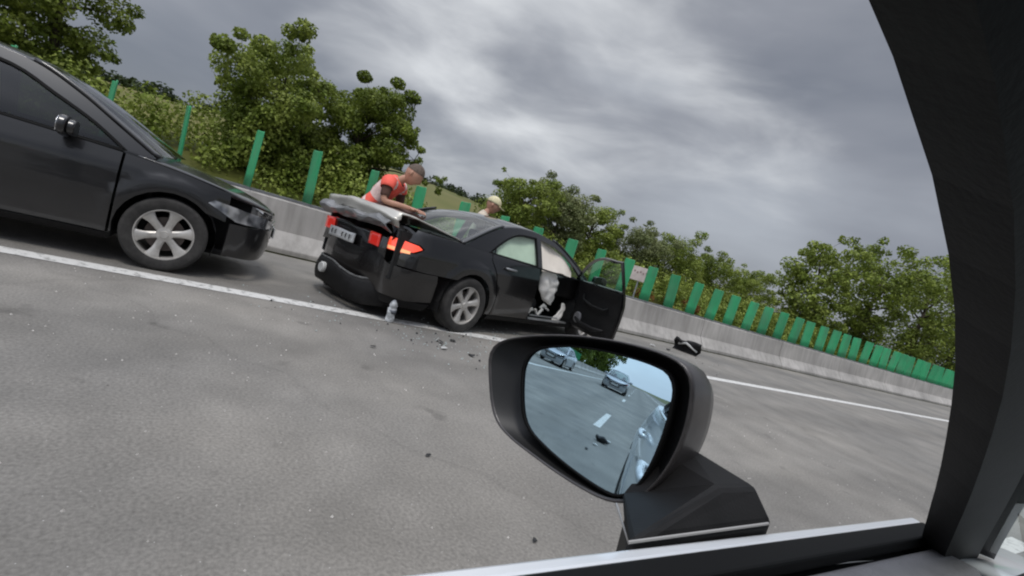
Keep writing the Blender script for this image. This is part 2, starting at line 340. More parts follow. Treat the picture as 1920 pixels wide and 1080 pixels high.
class MB:
    def __init__(s): s.v = []; s.f = []
    def add(s, vs, fs):
        k = len(s.v); s.v += [Vector(v) for v in vs]; s.f += [tuple(i + k for i in f) for f in fs]; return s
    def box(s, c, d, rot=None, taper=1):
        hx, hy, hz = d[0] / 2, d[1] / 2, d[2] / 2
        vs = []
        for z in (-1, 1):
            q = taper if z > 0 else 1
            for x, y in ((-1, -1), (1, -1), (1, 1), (-1, 1)): vs.append(Vector((x * hx * q, y * hy * q, z * hz)))
        if rot: vs = [rot @ v for v in vs]
        return s.add([v + Vector(c) for v in vs], [(3, 2, 1, 0), (4, 5, 6, 7), (0, 1, 5, 4), (1, 2, 6, 5), (2, 3, 7, 6), (3, 0, 4, 7)])
    def tube(s, pts, rad, n=8, cap=True):
        pts = [Vector(p) for p in pts]
        rad = rad if isinstance(rad, (list, tuple)) else [rad] * len(pts)
        rings = []; prev = None
        for i, p in enumerate(pts):
            t = (pts[min(i + 1, len(pts) - 1)] - pts[max(i - 1, 0)]).normalized()
            a = prev if prev else (Vector((0, 0, 1)) if abs(t.z) < .9 else Vector((1, 0, 0)))
            a = (a - t * a.dot(t)).normalized(); b = t.cross(a); prev = a
            rings.append([p + (a * math.cos(2 * math.pi * k / n) + b * math.sin(2 * math.pi * k / n)) * rad[i] for k in range(n)])
        fs = []
        for i in range(len(pts) - 1):
            for k in range(n): fs.append((i * n + k, i * n + (k + 1) % n, (i + 1) * n + (k + 1) % n, (i + 1) * n + k))
        if cap:
            fs.append(tuple(range(n))[::-1]); fs.append(tuple((len(pts) - 1) * n + k for k in range(n)))
        return s.add([v for r_ in rings for v in r_], fs)
    def lathe(s, prof, n=32, axis='y', c=(0, 0, 0)):
        vs = []; c = Vector(c)
        for r_, h in prof:
            for k in range(n):
                a = 2 * math.pi * k / n
                vs.append(c + (Vector((r_ * math.cos(a), h, r_ * math.sin(a))) if axis == 'y' else Vector((r_ * math.cos(a), r_ * math.sin(a), h))))
        fs = []
        for i in range(len(prof) - 1):
            for k in range(n): fs.append((i * n + k, i * n + (k + 1) % n, (i + 1) * n + (k + 1) % n, (i + 1) * n + k))
        return s.add(vs, fs)
    def prism(s, poly, d0, d1, fn):
        """poly 2D outline, fn(a,b,d)->3D"""
        n = len(poly)
        vs = [fn(a, b, d0) for a, b in poly] + [fn(a, b, d1) for a, b in poly]
        return s.add(vs, [tuple(range(n))[::-1], tuple(range(n, 2 * n))] + [(i, (i + 1) % n, (i + 1) % n + n, i + n) for i in range(n)])
    def build(s, name, m, parent=None, **k): return mk(name, s.v, s.f, m, parent, **k)

def inside(p, poly):
    x, y = p; c = False; j = len(poly) - 1
    for i in range(len(poly)):
        xi, yi = poly[i]; xj, yj = poly[j]
        if (yi > y) != (yj > y) and x < (xj - xi) * (y - yi) / (yj - yi) + xi: c = not c
        j = i
    return c
def densify(poly, st):
    o = []
    for i, a in enumerate(poly):
        b = poly[(i + 1) % len(poly)]
        n = max(1, int(math.hypot(b[0] - a[0], b[1] - a[1]) / st))
        for k in range(n): o.append((a[0] + (b[0] - a[0]) * k / n, a[1] + (b[1] - a[1]) * k / n))
    return o
def spline(pts, n=6, closed=False):
    o = []; m_ = len(pts)
    rng = range(m_ if closed else m_ - 1)
    for i in rng:
        g = (lambda k: pts[k % m_]) if closed else (lambda k: pts[max(0, min(m_ - 1, k))])
        p0, p1, p2, p3 = g(i - 1), g(i), g(i + 1), g(i + 2)
        for k in range(n):
            t = k / n
            o.append(tuple(.5 * (2 * p1[d] + (p2[d] - p0[d]) * t + (2 * p0[d] - 5 * p1[d] + 4 * p2[d] - p3[d]) * t * t + (3 * p1[d] - p0[d] - 3 * p2[d] + p3[d]) * t ** 3) for d in range(len(p1))))
    if not closed: o.append(tuple(pts[-1]))
    return o
def panel_mesh(loops, st=.06):
    """even-odd region bounded by loops -> 2D triangulation"""
    vs = []; es = []
    dl = [densify(l, st) for l in loops]
    for l in dl:
        k = len(vs); n = len(l); vs += l; es += [(k + i, k + (i + 1) % n) for i in range(n)]
    xs = [v[0] for v in vs]; ys = [v[1] for v in vs]
    def ins(p): return sum(inside(p, l) for l in dl) % 2 == 1
    bd = list(vs)
    x = min(xs) + st / 2; r_ = 0
    while x < max(xs):
        y = min(ys) + st / 2 + (st / 2 if r_ % 2 else 0)
        while y < max(ys):
            if ins((x, y)) and min((b[0] - x) ** 2 + (b[1] - y) ** 2 for b in bd) > (st * .45) ** 2: vs.append((x, y))
            y += st
        x += st * .87; r_ += 1
    v2, _, f2, *_ = delaunay_2d_cdt([Vector(v) for v in vs], es, [], 0, 1e-6)
    fs = []
    for f in f2:
        c = (sum(v2[i].x for i in f) / len(f), sum(v2[i].y for i in f) / len(f))
        if ins(c): fs.append(tuple(f))
    return [(v.x, v.y) for v in v2], fs
def surf(name, loops, fn, m, parent, thick=.012, st=.07, flip=False, smooth=True, extra=None):
    """panel cut from a curved surface, with its own thickness and true surface normals"""
    F_ = (lambda a, b: extra(Vector(fn(a, b)))) if extra else (lambda a, b: Vector(fn(a, b)))
    v2, fs = panel_mesh([[(a, b * 2.2) for a, b in l] for l in loops], st)
    v2 = [(a, b / 2.2) for a, b in v2]
    if flip: fs = [f[::-1] for f in fs]
    P0 = [F_(a, b) for a, b in v2]
    e_ = .004; nn = []
    for (a, b), p in zip(v2, P0):
        n_ = (F_(a + e_, b) - F_(a - e_, b)).cross(F_(a, b + e_) - F_(a, b - e_))
        nn.append(n_.normalized() if n_.length > 0 else Vector((0, 0, 1)))
    vote = 0
    for f in fs[:200]:
        fn_ = (P0[f[1]] - P0[f[0]]).cross(P0[f[2]] - P0[f[0]]); vote += 1 if fn_.dot(nn[f[0]]) > 0 else -1
    if vote < 0: nn = [-q for q in nn]
    n = len(P0); V_ = list(P0); faces = list(fs); ln = []
    for f in fs: ln += [nn[i] for i in f]
    if thick:
        V_ += [p - q * thick for p, q in zip(P0, nn)]
        for f in fs:
            g = tuple(i + n for i in f[::-1]); faces.append(g); ln += [-nn[i - n] for i in g]
        cnt = {}
        for f in fs:
            for k in range(len(f)): cnt[(f[k], f[(k + 1) % len(f)])] = 1
        for (a, b) in list(cnt):
            if (b, a) not in cnt:
                q = (b, a, a + n, b + n); faces.append(q)
                c_ = (P0[a] - P0[b]).cross(nn[a]); c_ = -c_.normalized() if c_.length else Vector((0, 0, 1))
                w_ = (V_[q[1]] - V_[q[0]]).cross(V_[q[2]] - V_[q[0]])
                if w_.dot(c_) < 0: c_ = -c_
                ln += [c_] * 4
    o = mk(name, V_, faces, m, parent, smooth=True)
    o.data.normals_split_custom_set([tuple(q) for q in ln])
    return o
def nvec(p, sc, amp, seed=0):
    q = Vector(p) * sc + Vector((seed * 3.7, seed * 1.3, 0))
    return noise.noise_vector(q) * amp
def copy_tree(o, parent=None):
    c = o.copy(); COL.objects.link(c); c.parent = parent
    for ch in o.children: copy_tree(ch, c)
    return c

# ------------------------------------------------------------------ ground, roads, markings
def sheet(name, x0, x1, y0, y1, z, m, kind='structure', parent=None, nx=1, ny=1):
    vs = []; fs = []
    for j in range(ny + 1):
        for i in range(nx + 1): vs.append((x0 + (x1 - x0) * i / nx, y0 + (y1 - y0) * j / ny, z))
    for j in range(ny):
        for i in range(nx): a = j * (nx + 1) + i; fs.append((a, a + 1, a + nx + 2, a + nx + 1))
    o = mk(name, vs, fs, m, parent)
    if kind: o['kind'] = kind
    return o
FIELD = leaf_mat('field_grass', (.085, .10, .022), (.15, .14, .045), ns=.02)
sheet('ground', -900, 900, -900, 900, -.05, FIELD)
sheet('road', -7.9, 6.4, -260, 400, 0, ASPH)
sheet('opposite_road', -19.5, -8.7, -260, 400, 0, ASPH2)
o = sheet('lane_line', -4.98, -4.78, -260, 400, .004, LINE)
sheet('edge_line', 3.2, 3.4, -260, 400, .004, LINE)
mb = MB()
for k in range(-14, 22):
    y = -8.9 + 12 * k; mb.add([(-.92, y, .004), (-.78, y, .004), (-.78, y + 3.0, .004), (-.92, y + 3.0, .004)], [(0, 1, 2, 3)])
o = mb.build('dashed_lane_line', LINE); o['kind'] = 'structure'
sheet('opposite_edge_line', -9.55, -9.4, -260, 400, .004, LINE)

# hill and bank
def hill(name, pts_fn, nx, ny, m):
    vs = [pts_fn(i / nx, j / ny) for j in range(ny + 1) for i in range(nx + 1)]
    fs = [(j * (nx + 1) + i, j * (nx + 1) + i + 1, (j + 1) * (nx + 1) + i + 1, (j + 1) * (nx + 1) + i) for j in range(ny) for i in range(nx)]
    o = mk(name, vs, fs, m, smooth=True); o['kind'] = 'structure'; return o
def bankz(x, y):
    d = (-x - 20.5)
    if d < 0: return -.045
    z = min(1.6, d * .28) + noise.noise(Vector((x * .15, y * .1, 0))) * .5 * min(1, d / 3)
    return z
def bfn(s, t):
    x = -20.5 - 60 * s ** 1.6; y = -120 + 380 * t
    return (x, y, bankz(x, y))
BANKM = leaf_mat('bank_grass', (.05, .07, .012), (.13, .13, .03), ns=.3)
hill('grass_bank', bfn, 26, 120, BANKM)
MEADOW = leaf_mat('meadow_slope', (.13, .14, .030), (.20, .18, .055), ns=.03)
def ridge_h(y): return 12.8 + 3.0 * math.sin(y * .017 + .6) + 2 * noise.noise(Vector((y * .02, 3, 0))) - max(0, y - 170) * .05
def hfn(s, t):
    y = -160 + 520 * t; x = -80 - 150 * s
    z = ridge_h(y) * math.sin(min(1, s * 1.25) * math.pi / 2) ** 1.2 + 1.5 * noise.noise(Vector((x * .03, y * .03, 1)))
    return (x, y, z + .5)
hill('meadow_hill', hfn, 24, 70, MEADOW)

# ------------------------------------------------------------------ vegetation
def leaf_cloud(rng, blobs, n, size, sq=.75, hollow=.35):
    """blobs: (cx,cy,cz,rx,ry,rz,weight); returns numpy verts, quads"""
    w = np.array([b[6] for b in blobs], float); w /= w.sum()
    idx = rng.choice(len(blobs), n, p=w)
    B = np.array([b[:6] for b in blobs])[idx]
    d = rng.normal(size=(n, 3)); d /= np.linalg.norm(d, axis=1)[:, None]
    r_ = (hollow + (1 - hollow) * rng.random(n) ** .6)[:, None]
    c = B[:, :3] + d * r_ * B[:, 3:6]
    nr = d + rng.normal(size=(n, 3)) * .7 + np.array([0, 0, .4]); nr /= np.linalg.norm(nr, axis=1)[:, None]
    a = rng.normal(size=(n, 3)); a -= (a * nr).sum(1)[:, None] * nr; a /= np.linalg.norm(a, axis=1)[:, None]
    b = np.cross(nr, a)
    s = (size * (.55 + .9 * rng.random(n)))[:, None]
    v = np.stack([c - a * s * .5, c + b * s * .5 * sq + nr * s * .08, c + a * s * .5, c - b * s * .5 * sq + nr * s * .08], 1).reshape(-1, 3)
    return v
def quads_obj(name, v, m, parent=None):
    n = len(v) // 4
    me = bpy.data.meshes.new(name)
    me.vertices.add(len(v)); me.vertices.foreach_set('co', v.astype(np.float32).ravel())
    me.loops.add(n * 4); me.loops.foreach_set('vertex_index', np.arange(n * 4, dtype=np.int32))
    me.polygons.add(n); me.polygons.foreach_set('loop_start', np.arange(0, n * 4, 4, dtype=np.int32))
    me.update(); me.validate()
    me.materials.append(m)
    return link(bpy.data.objects.new(name, me), parent)

def tree(loc, h, w, leaf, seed, label, group='trees along the far side of the motorway', sparse=False, n=5200, ls=.17, cat='tree', low=.18, sidebranch=None):
    rng = np.random.default_rng(seed); rnd = random.Random(seed)
    t = empty('broadleaf_tree', loc, rnd.uniform(0, 6), label, cat, group)
    if sidebranch: t.rotation_euler = (0, 0, 0)
    tr = MB()
    top = Vector((rnd.uniform(-.2, .2), rnd.uniform(-.2, .2), h * .72))
    mid = Vector((rnd.uniform(-.2, .2), rnd.uniform(-.2, .2), h * .35))
    tr.tube([(0, 0, -.3), mid * .5, mid, top], [h * .028, h * .021, h * .017, h * .006], 8)
    blobs = []
    nb = 15 if not sparse else 13
    for k in range(nb):
        a = k * 2.4 + rnd.uniform(-.4, .4); zf = low + (1 - low) * (k + .5) / nb
        rad = w * .5 * math.sin(math.pi * min(1, .18 + .80 * (1 - zf) ** .8 + .05)) * rnd.uniform(.55, 1.0)
        c = Vector((math.cos(a) * rad * .75, math.sin(a) * rad * .75, h * zf * .92))
        s = w * rnd.uniform(.14, .25)
        blobs.append((c.x, c.y, c.z, s, s, s * .75, s * s))
        st = mid.lerp(top, max(0, min(1, zf * 1.1 - .35)))
        tr.tube([st, st.lerp(c, .5) + Vector((0, 0, .1 * rad)), c], [h * .009, h * .006, h * .0025], 5)
        for q in range(5):
            e = c + Vector((rnd.uniform(-1, 1), rnd.uniform(-1, 1), rnd.uniform(-.4, 1))) * s * 1.15
            tr.tube([c, e], [h * .0025, h * .001], 4)
            s2 = s * rnd.uniform(.25, .5)
            blobs.append((e.x, e.y, e.z, s2, s2, s2 * .7, s2 * s2 * 1.3))
    if sidebranch:
        for (p, s) in sidebranch:
            tr.tube([mid, mid.lerp(Vector(p), .5) + Vector((0, 0, .2)), p], [h * .01, h * .006, h * .003], 5)
            for q in range(7):
                e = Vector(p) + Vector((rnd.uniform(-1, 1), rnd.uniform(-1, 1), rnd.uniform(-.7, .9))) * s
                tr.tube([p, e], [h * .0025, h * .001], 4)
                blobs.append((e.x, e.y, e.z, s * .28, s * .28, s * .2, s * s * .06))
    tr.build('trunk', BARK, t, smooth=True)
    quads_obj('crown', leaf_cloud(rng, blobs, n, ls), leaf, t)
    return t

# left big tree group
tree((-25.2, 4.7, .5), 6.3, 5.8, LEAF_D, 3, 'tall dark olive tree above the man in the orange vest', n=60000, ls=.135, low=.03,
     sidebranch=[((1.2, 2.6, 3.4), .8), ((1.4, 3.9, 2.6), .7), ((1.0, 1.9, 4.4), .6)])
tree((-24.5, 1.2, .5), 6.0, 6.0, LEAF_M, 5, 'bushy green tree just left of the tall dark olive tree, beyond the barrier', n=45000, ls=.135, low=.02)
tree((-26.0, -6.5, 1.0), 8.2, 5.6, LEAF_M, 7, 'mid green tree second from the left end of the tree row', n=26000, ls=.15, low=.03)
tree((-23.0, -10.5, .6), 7.0, 5.5, LEAF_D, 9, 'dark tree at the left end of the tree row beyond the barrier', n=24000, ls=.15, low=.03)
spec = [  # x, y, height, width, leaf, label
    (-25.0, 13.4, 5.3, 4.2, LEAF_M, 'rounded green tree right of the person in the pale cap'),
    (-25.6, 16.6, 5.9, 4.4, LEAF_L, 'pale feathery tree with the highest crown over the black car roof'),
    (-26.0, 20.0, 5.8, 4.2, LEAF_M, 'mid green tree above the windscreen of the crashed car'),
    (-25.6, 23.8, 5.3, 4.2, LEAF_L, 'pale green tree above the open front door of the black car'),
    (-26.2, 28.2, 5.4, 4.6, LEAF_M, 'mid green tree above the small sign board, behind the slats'),
    (-25.8, 33.5, 5.2, 4.4, LEAF_D, 'dark tree with open twiggy top right of the sign board'),
    (-26.4, 39.5, 5.6, 4.8, LEAF_M, 'green tree at the right end of the low tree row'),
]
for i, (x, y, h, w, lf, lb) in enumerate(spec):
    tree((x, y + 1.2, .6), h * .90, w * 1.08, lf, 20 + i, lb, n=24000, ls=.12, low=.03)
spec = [
    (-24.0, 47, 9.0, 7.5, LEAF_M, 'tall green tree standing left of the windscreen pillar'),
    (-23.0, 56, 11.5, 9.0, LEAF_D, 'tall dark tree seen beside the windscreen pillar'),
    (-22.5, 67, 13.0, 9.5, LEAF_M, 'high mid green tree seen through the windscreen'),
    (-22.5, 80, 14.0, 10, LEAF_D, 'dark high tree far ahead through the windscreen'),
    (-23.0, 96, 14.0, 11, LEAF_M, 'farthest green tree ahead on the left through the windscreen'),
]
for i, (x, y, h, w, lf, lb) in enumerate(spec):
    tree((x, y, .8), h, w, lf, 40 + i, lb, n=14000, ls=.25, low=.03)
# behind the camera (seen in the mirror)
for i, (x, y, h, w, lf, lb) in enumerate([
    (-23.5, -22, 7.5, 6.5, LEAF_D, 'dark tree behind the barrier reflected at the top left of the mirror'),
    (-23.5, -34, 8.5, 7.5, LEAF_M, 'green tree reflected in the middle of the top of the mirror'),
    (-24.5, -50, 9.0, 8.5, LEAF_D, 'dark tree reflected left of the silver car in the mirror'),
    (-23.5, -75, 9.5, 10, LEAF_M, 'green tree reflected left of the grey car top in the mirror'),
    (-24, -95, 10.0, 11, LEAF_D, 'large dark tree reflected above the barrier end in the mirror'),
    (-22, -150, 17.0, 16, LEAF_M, 'second farthest green tree in the green band along the top of the mirror'),
    (-21, -185, 20.0, 19, LEAF_D, 'farthest dark tree in the green band along the top of the mirror'),
    (-24, -120, 14.0, 14, LEAF_M, 'far green tree reflected just left of the silver car roof'),
    (9.5, -46, 6.5, 5.0, LEAF_D, 'small dark roadside tree reflected at the right edge of the mirror'),
    (10.5, -62, 8.0, 6.0, LEAF_M, 'roadside tree reflected behind the silver car in the mirror')]):
    tree((x, y, .3), h, w, lf, 60 + i, lb, 'trees behind the camera seen in the mirror', n=7000, ls=.034 * (h + 7), low=.02)

# bushes and undergrowth on the bank: nobody could count them
def belt(name, n, fn, size, m, seed, label=None):
    rng = np.random.default_rng(seed)
    blobs = []
    rnd = random.Random(seed)
    for k in range(fn[0]):
        x, y, s, hz = fn[1](rnd)
        blobs.append((x, y, bankz(x, y) + hz, s, s, s * .8, s * s))
    o = quads_obj(name, leaf_cloud(rng, blobs, n, size, hollow=.2), m)
    tag(o, label, None, None, 'stuff'); return o
belt('bank_undergrowth', 90000, (360, lambda r: (lambda y: (r.uniform(-27, -21.5), y, r.uniform(.4, .7), r.uniform(.0, .25)) if 7.5 < y < 12.8 else (r.uniform(-27, -21.5), y, r.uniform(.5, 1.3), r.uniform(.1, 1.5)))(r.uniform(-16, 60))), .15, LEAF_M, 1, 'dark undergrowth covering the bank under the trees')
belt('low_bushes', 20000, (150, lambda r: (r.uniform(-23.5, -20.8), r.uniform(13.5, 60), r.uniform(.35, .95), r.uniform(.1, .9))), .16, LEAF_M, 2, 'low green bushes in front of the tree row')
belt('rusty_bushes', 1600, (9, lambda r: (r.uniform(-21.5, -20.6), r.uniform(21.5, 28), r.uniform(.3, .5), r.uniform(.2, .8))), .13, LEAF_O, 3, 'rust coloured bushes seen between the green slats')
belt('rear_undergrowth', 6000, (90, lambda r: (r.uniform(-26, -21), r.uniform(-100, -16), r.uniform(.6, 1.4), r.uniform(.2, 1.2))), .4, LEAF_M, 4, 'green undergrowth on the bank behind the camera')
# wood along the ridge
rng = np.random.default_rng(11); rnd = random.Random(11); bl = []
for k in range(420):
    y = rnd.uniform(-155, 355); x = rnd.uniform(-215, -176)
    s = (x + 80) / -150
    z = ridge_h(y) * math.sin(min(1, s * 1.25) * math.pi / 2) ** 1.2
    q = rnd.uniform(2.0, 4.2); bl.append((x, y, z + q * .45, q, q, q * .8, q * q))
WOODM = leaf_mat('wood_leaves', (.020, .034, .012), (.05, .07, .022), ns=.05)
o = quads_obj('ridge_wood', leaf_cloud(rng, bl, 26000, 1.3, hollow=.5), WOODM); tag(o, 'dark wood along the crest of the meadow hill', None, None, 'stuff')

# ------------------------------------------------------------------ median barrier with green slats
bar = empty('median_barrier', (-8.3, 0, 0), 0, 'long grey concrete median barrier carrying a row of green anti-glare slats', 'barrier')
prof = [(-.30, 0), (.30, 0), (.30, .08), (.12, .33), (.085, .78), (.07, .80), (-.07, .80), (-.085, .78), (-.12, .33), (-.30, .08)]
SEGL = 4.0
mb = MB(); mb.prism(prof, -SEGL / 2 + .012, SEGL / 2 - .012, lambda a, b, d: (a, d, b))
seg0 = mb.build('barrier_segment', CONC, bar, bevel=.012)
rail0 = MB().box((0, 0, .822), (.12, SEGL - .02, .036)).build('top_rail', STEEL, seg0)
for k in range(-24, 30):
    if k == -24: s_, r2_ = seg0, rail0
    else:
        s_ = seg0.copy(); COL.objects.link(s_); r2_ = rail0.copy(); COL.objects.link(r2_); r2_.parent = s_
    s_.location = (0, k * SEGL + 1.3, 0)
# slat: shallow curved blade with rounded top, foot bracket
mb = MB(); vs = []; fs = []
W_, H_ = .25, .84
rows = [0, .2, .4, .6, .76, .80, .825, H_]; wsc = [1, 1, 1, 1, 1, .98, .93, .84]
for j, (z, q) in enumerate(zip(rows, wsc)):
    for i in range(7):
        a = (i / 6 - .5) * W_ * q
        vs.append((a, .028 * (1 - (2 * i / 6 - 1) ** 2), z))
for j in range(len(rows) - 1):
    for i in range(6): a = j * 7 + i; fs.append((a, a + 1, a + 8, a + 7))
slat0 = mk('slat', vs, fs, GREEN, bar, smooth=True, solid=.012)
rs = random.Random(4)
for k in range(-50, 62):
    s_ = slat0 if k == -50 else slat0.copy()
    if k != -50: COL.objects.link(s_)
    s_.location = (rs.uniform(-.01, .01), 1.94 + .872 * k + rs.uniform(-.03, .03), .842)
    s_.rotation_euler = (R(rs.uniform(-2.5, 2.5)), R(rs.uniform(-3, 3)), R(20 + rs.uniform(-8, 8)))

# sign board beyond the barrier
sg = empty('sign_board', (-9.38, 9.65, 0), R(40), 'small pale pinkish sign board on a thin post behind the green slats', 'sign')
MB().tube([(0, 0, 0), (0, .01, 1.28)], .022, 8).build('post', STEEL, sg)
mb = MB(); mb.box((0, -.03, 1.46), (.56, .018, .38)); mb.build('board', SIGNB, sg, bevel=.004)
mb = MB()
for z in (1.36, 1.56): mb.box((0, -.012, z), (.5, .016, .03))
mb.build('bracket', STEEL, sg)
mb = MB()
for i in range(5): mb.box((-.16 + .08 * i, -.042, 1.52 - .03 * (i % 2)), (.045, .003, .05))
mb.build('marking', mat('faded_marks', (.30, .22, .2), .7), sg)

# ------------------------------------------------------------------ cars
HW = .905
PLAN = spline([(.00, .0), (.015, .40), (.06, .64), (.20, .81), (.45, .875), (1.0, .902), (2.35, HW), (3.75, .898), (4.15, .862), (4.42, .76), (4.58, .56), (4.66, .3), (4.68, 0)], 10)
S_ = [0]
for a_, b_ in zip(PLAN, PLAN[1:]): S_.append(S_[-1] + math.hypot(b_[0] - a_[0], b_[1] - a_[1]))
S_ = np.array(S_); PU = np.array([p[0] for p in PLAN]); PV = np.array([p[1] for p in PLAN])
SMAX = S_[-1]
TU = np.gradient(PU, S_); TV = np.gradient(PV, S_)
def s_u(u): return float(np.interp(u, PU, S_))
def s_v(v): return float(np.interp(v, PV[:50], S_[:50]))           # along the rear face
def s_vf(v): return float(np.interp(-v, -PV[70:], S_[70:]))        # along the front face
INZ = [(.12, .13), (.22, .055), (.34, .020), (.50, .002), (.62, 0.0), (.74, .006), (.86, .024), (.96, .052), (1.06, .10), (1.2, .18)]
_IZ = spline(INZ, 8)
def inset(z): return float(np.interp(z, [a for a, b in _IZ], [b for a, b in _IZ]))
RAU, FAU = 1.00, 3.80       # axles
def body(s, z, side):
    s = max(0, min(SMAX, s))
    u = float(np.interp(s, S_, PU)); v = float(np.interp(s, S_, PV)); tu = float(np.interp(s, S_, TU)); tv = float(np.interp(s, S_, TV))
    l = math.hypot(tu, tv) or 1; nu, nv = -tv / l, tu / l         # outward normal on the right half (v positive = outward)
    i = inset(z)
    for ax in (RAU, FAU):                                          # flared arches
        d = math.hypot(u - ax, (z - .33)); 
        if .30 < d < .52 and v > .8: i -= .016 * math.sin((d - .30) / .22 * math.pi)
    # crease
    if v > .8: i -= .009 * math.exp(-((z - .79) / .075) ** 2) - .006 * math.exp(-((z - .45) / .12) ** 2)
    return Vector((u - RAU - nu * i, side * (v - nv * i), z))
_BZ = spline([(0, 1.0), (.5, .998), (1.1, .985), (2.3, .955), (3.3, .93), (3.7, .905), (4.1, .845), (4.45, .765), (4.68, .70)], 8)
def beltz(u): return float(np.interp(u, [a for a, b in _BZ], [b for a, b in _BZ]))
def gside(u, z):
    k = max(0, z - .93)
    return .862 - k * .40 - k * k * .12 - .030 * ((u - 2.3) / 1.2) ** 2
def green(u, z, side): return Vector((u - RAU, side * gside(u, z), z))

def arch(ax, r_, z0=.2, n=14, a0=None):
    """points over a wheel arch from rear to front"""
    base = math.asin(max(-1, min(1, (z0 - .33) / r_)))
    o = []
    for k in range(n + 1):
        a = math.pi - base - (math.pi - 2 * base) * k / n
        o.append((ax + r_ * math.cos(a), .33 + r_ * math.sin(a)))
    return o

def wheel(parent, x, y, side, rim_m, spokes=6, cover=False, flat=False, steer=0):
    w = bpy.data.objects.new('wheel', None); link(w, parent); w.location = (x, y, .325); w.rotation_euler = (0, 0, steer)
    Y = lambda h: h * side
    mb = MB()
    prof = [(.215, -.09), (.235, -.10), (.29, -.108), (.315, -.10), (.325, -.075), (.327, 0), (.325, .075), (.315, .10), (.29, .108), (.235, .10), (.215, .09)]
    mb.lathe([(a, Y(h)) for a, h in prof], 44)
    mb.build('tyre', RUBBER, w, smooth=True)
    mb = MB(); mb.lathe([(.222, Y(-.085)), (.212, Y(-.08)), (.205, Y(0)), (.206, Y(.07)), (.214, Y(.094)), (.226, Y(.094)), (.226, Y(.088))], 44)
    # spokes: tapered flat bars joined to a hub, rounded windows between them
    for k in range(spokes):
        a = 2 * math.pi * k / spokes + .26
        def P(r_, t, h): return (r_ * math.cos(a) - t * math.sin(a), Y(h), r_ * math.sin(a) + t * math.cos(a))
        st = [(.045, .030, .072), (.09, .029, .076), (.14, .032, .082), (.18, .043, .087), (.212, .062, .086)]
        vs = []; fs = []
        for r_, t, h in st: vs += [P(r_, -t, h - .012), P(r_, -t * .55, h), P(r_, t * .55, h), P(r_, t, h - .012), P(r_, t, h - .04), P(r_, -t, h - .04)]
        for j in range(len(st) - 1):
            for q in range(6): fs.append((j * 6 + q, j * 6 + (q + 1) % 6, (j + 1) * 6 + (q + 1) % 6, (j + 1) * 6 + q))
        mb.add(vs, fs)
    mb.lathe([(.0, Y(.084)), (.03, Y(.084)), (.034, Y(.078)), (.062, Y(.074)), (.066, Y(.04)), (0, Y(.04))], 24)
    mb.build('rim', rim_m, w, smooth=True, ang=40)
    MB().lathe([(0, Y(.02)), (.15, Y(.02)), (.15, Y(0)), (0, Y(0))], 30).build('brake_disc', DISC, w)
    return w

def seat(parent, x, y, m=SEATM):
    sv = spline([(-.28, 0, .0), (-.30, 0, .30), (-.36, 0, .56), (-.33, 0, .62), (-.22, 0, .58), (-.16, 0, .30), (-.10, 0, .10), (.20, 0, .10), (.30, 0, .06), (.30, 0, -.04), (0, 0, -.08)], 3, True)
    poly = [(p[0], p[2]) for p in sv]
    mb = MB(); mb.prism(poly, -.24, .24, lambda a, b, d: (x + a, y + d, .42 + b))
    s_ = mb.build('seat', m, parent, smooth=True, bevel=.03, ang=50)
    mb = MB(); mb.box((x - .33, y, 1.13), (.09, .24, .17)); mb.build('headrest', m, s_, bevel=.03)
    return s_

def mirror_pod(parent, side, m, ux=3.02):
    poly = spline([(0, -.07), (.09, -.075), (.19, -.05), (.215, .02), (.17, .075), (.06, .08), (-.01, .05)], 4, True)
    x0 = ux - RAU
    mb = MB()
    mb.prism(poly, 0, .05, lambda a, b, d: (x0 + d, side * (.90 + a), 1.0 + b))
    mb.prism([(p[0] * .8 + .02, p[1] * .75) for p in poly], .0501, .10, lambda a, b, d: (x0 + d, side * (.90 + a), 1.0 + b))
    o = mb.build('side_mirror', m, parent, bevel=.012, smooth=True, ang=50)
    MB().prism([(p[0] * .88 + .012, p[1] * .86) for p in poly], -.004, -.001, lambda a, b, d: (x0 + d, side * (.90 + a), 1.0 + b)).build('mirror_glass', CHROME, o)
    MB().box((x0 + .03, side * .88, .955), (.06, .08, .05)).build('mirror_foot', PLAST, o)
    return o

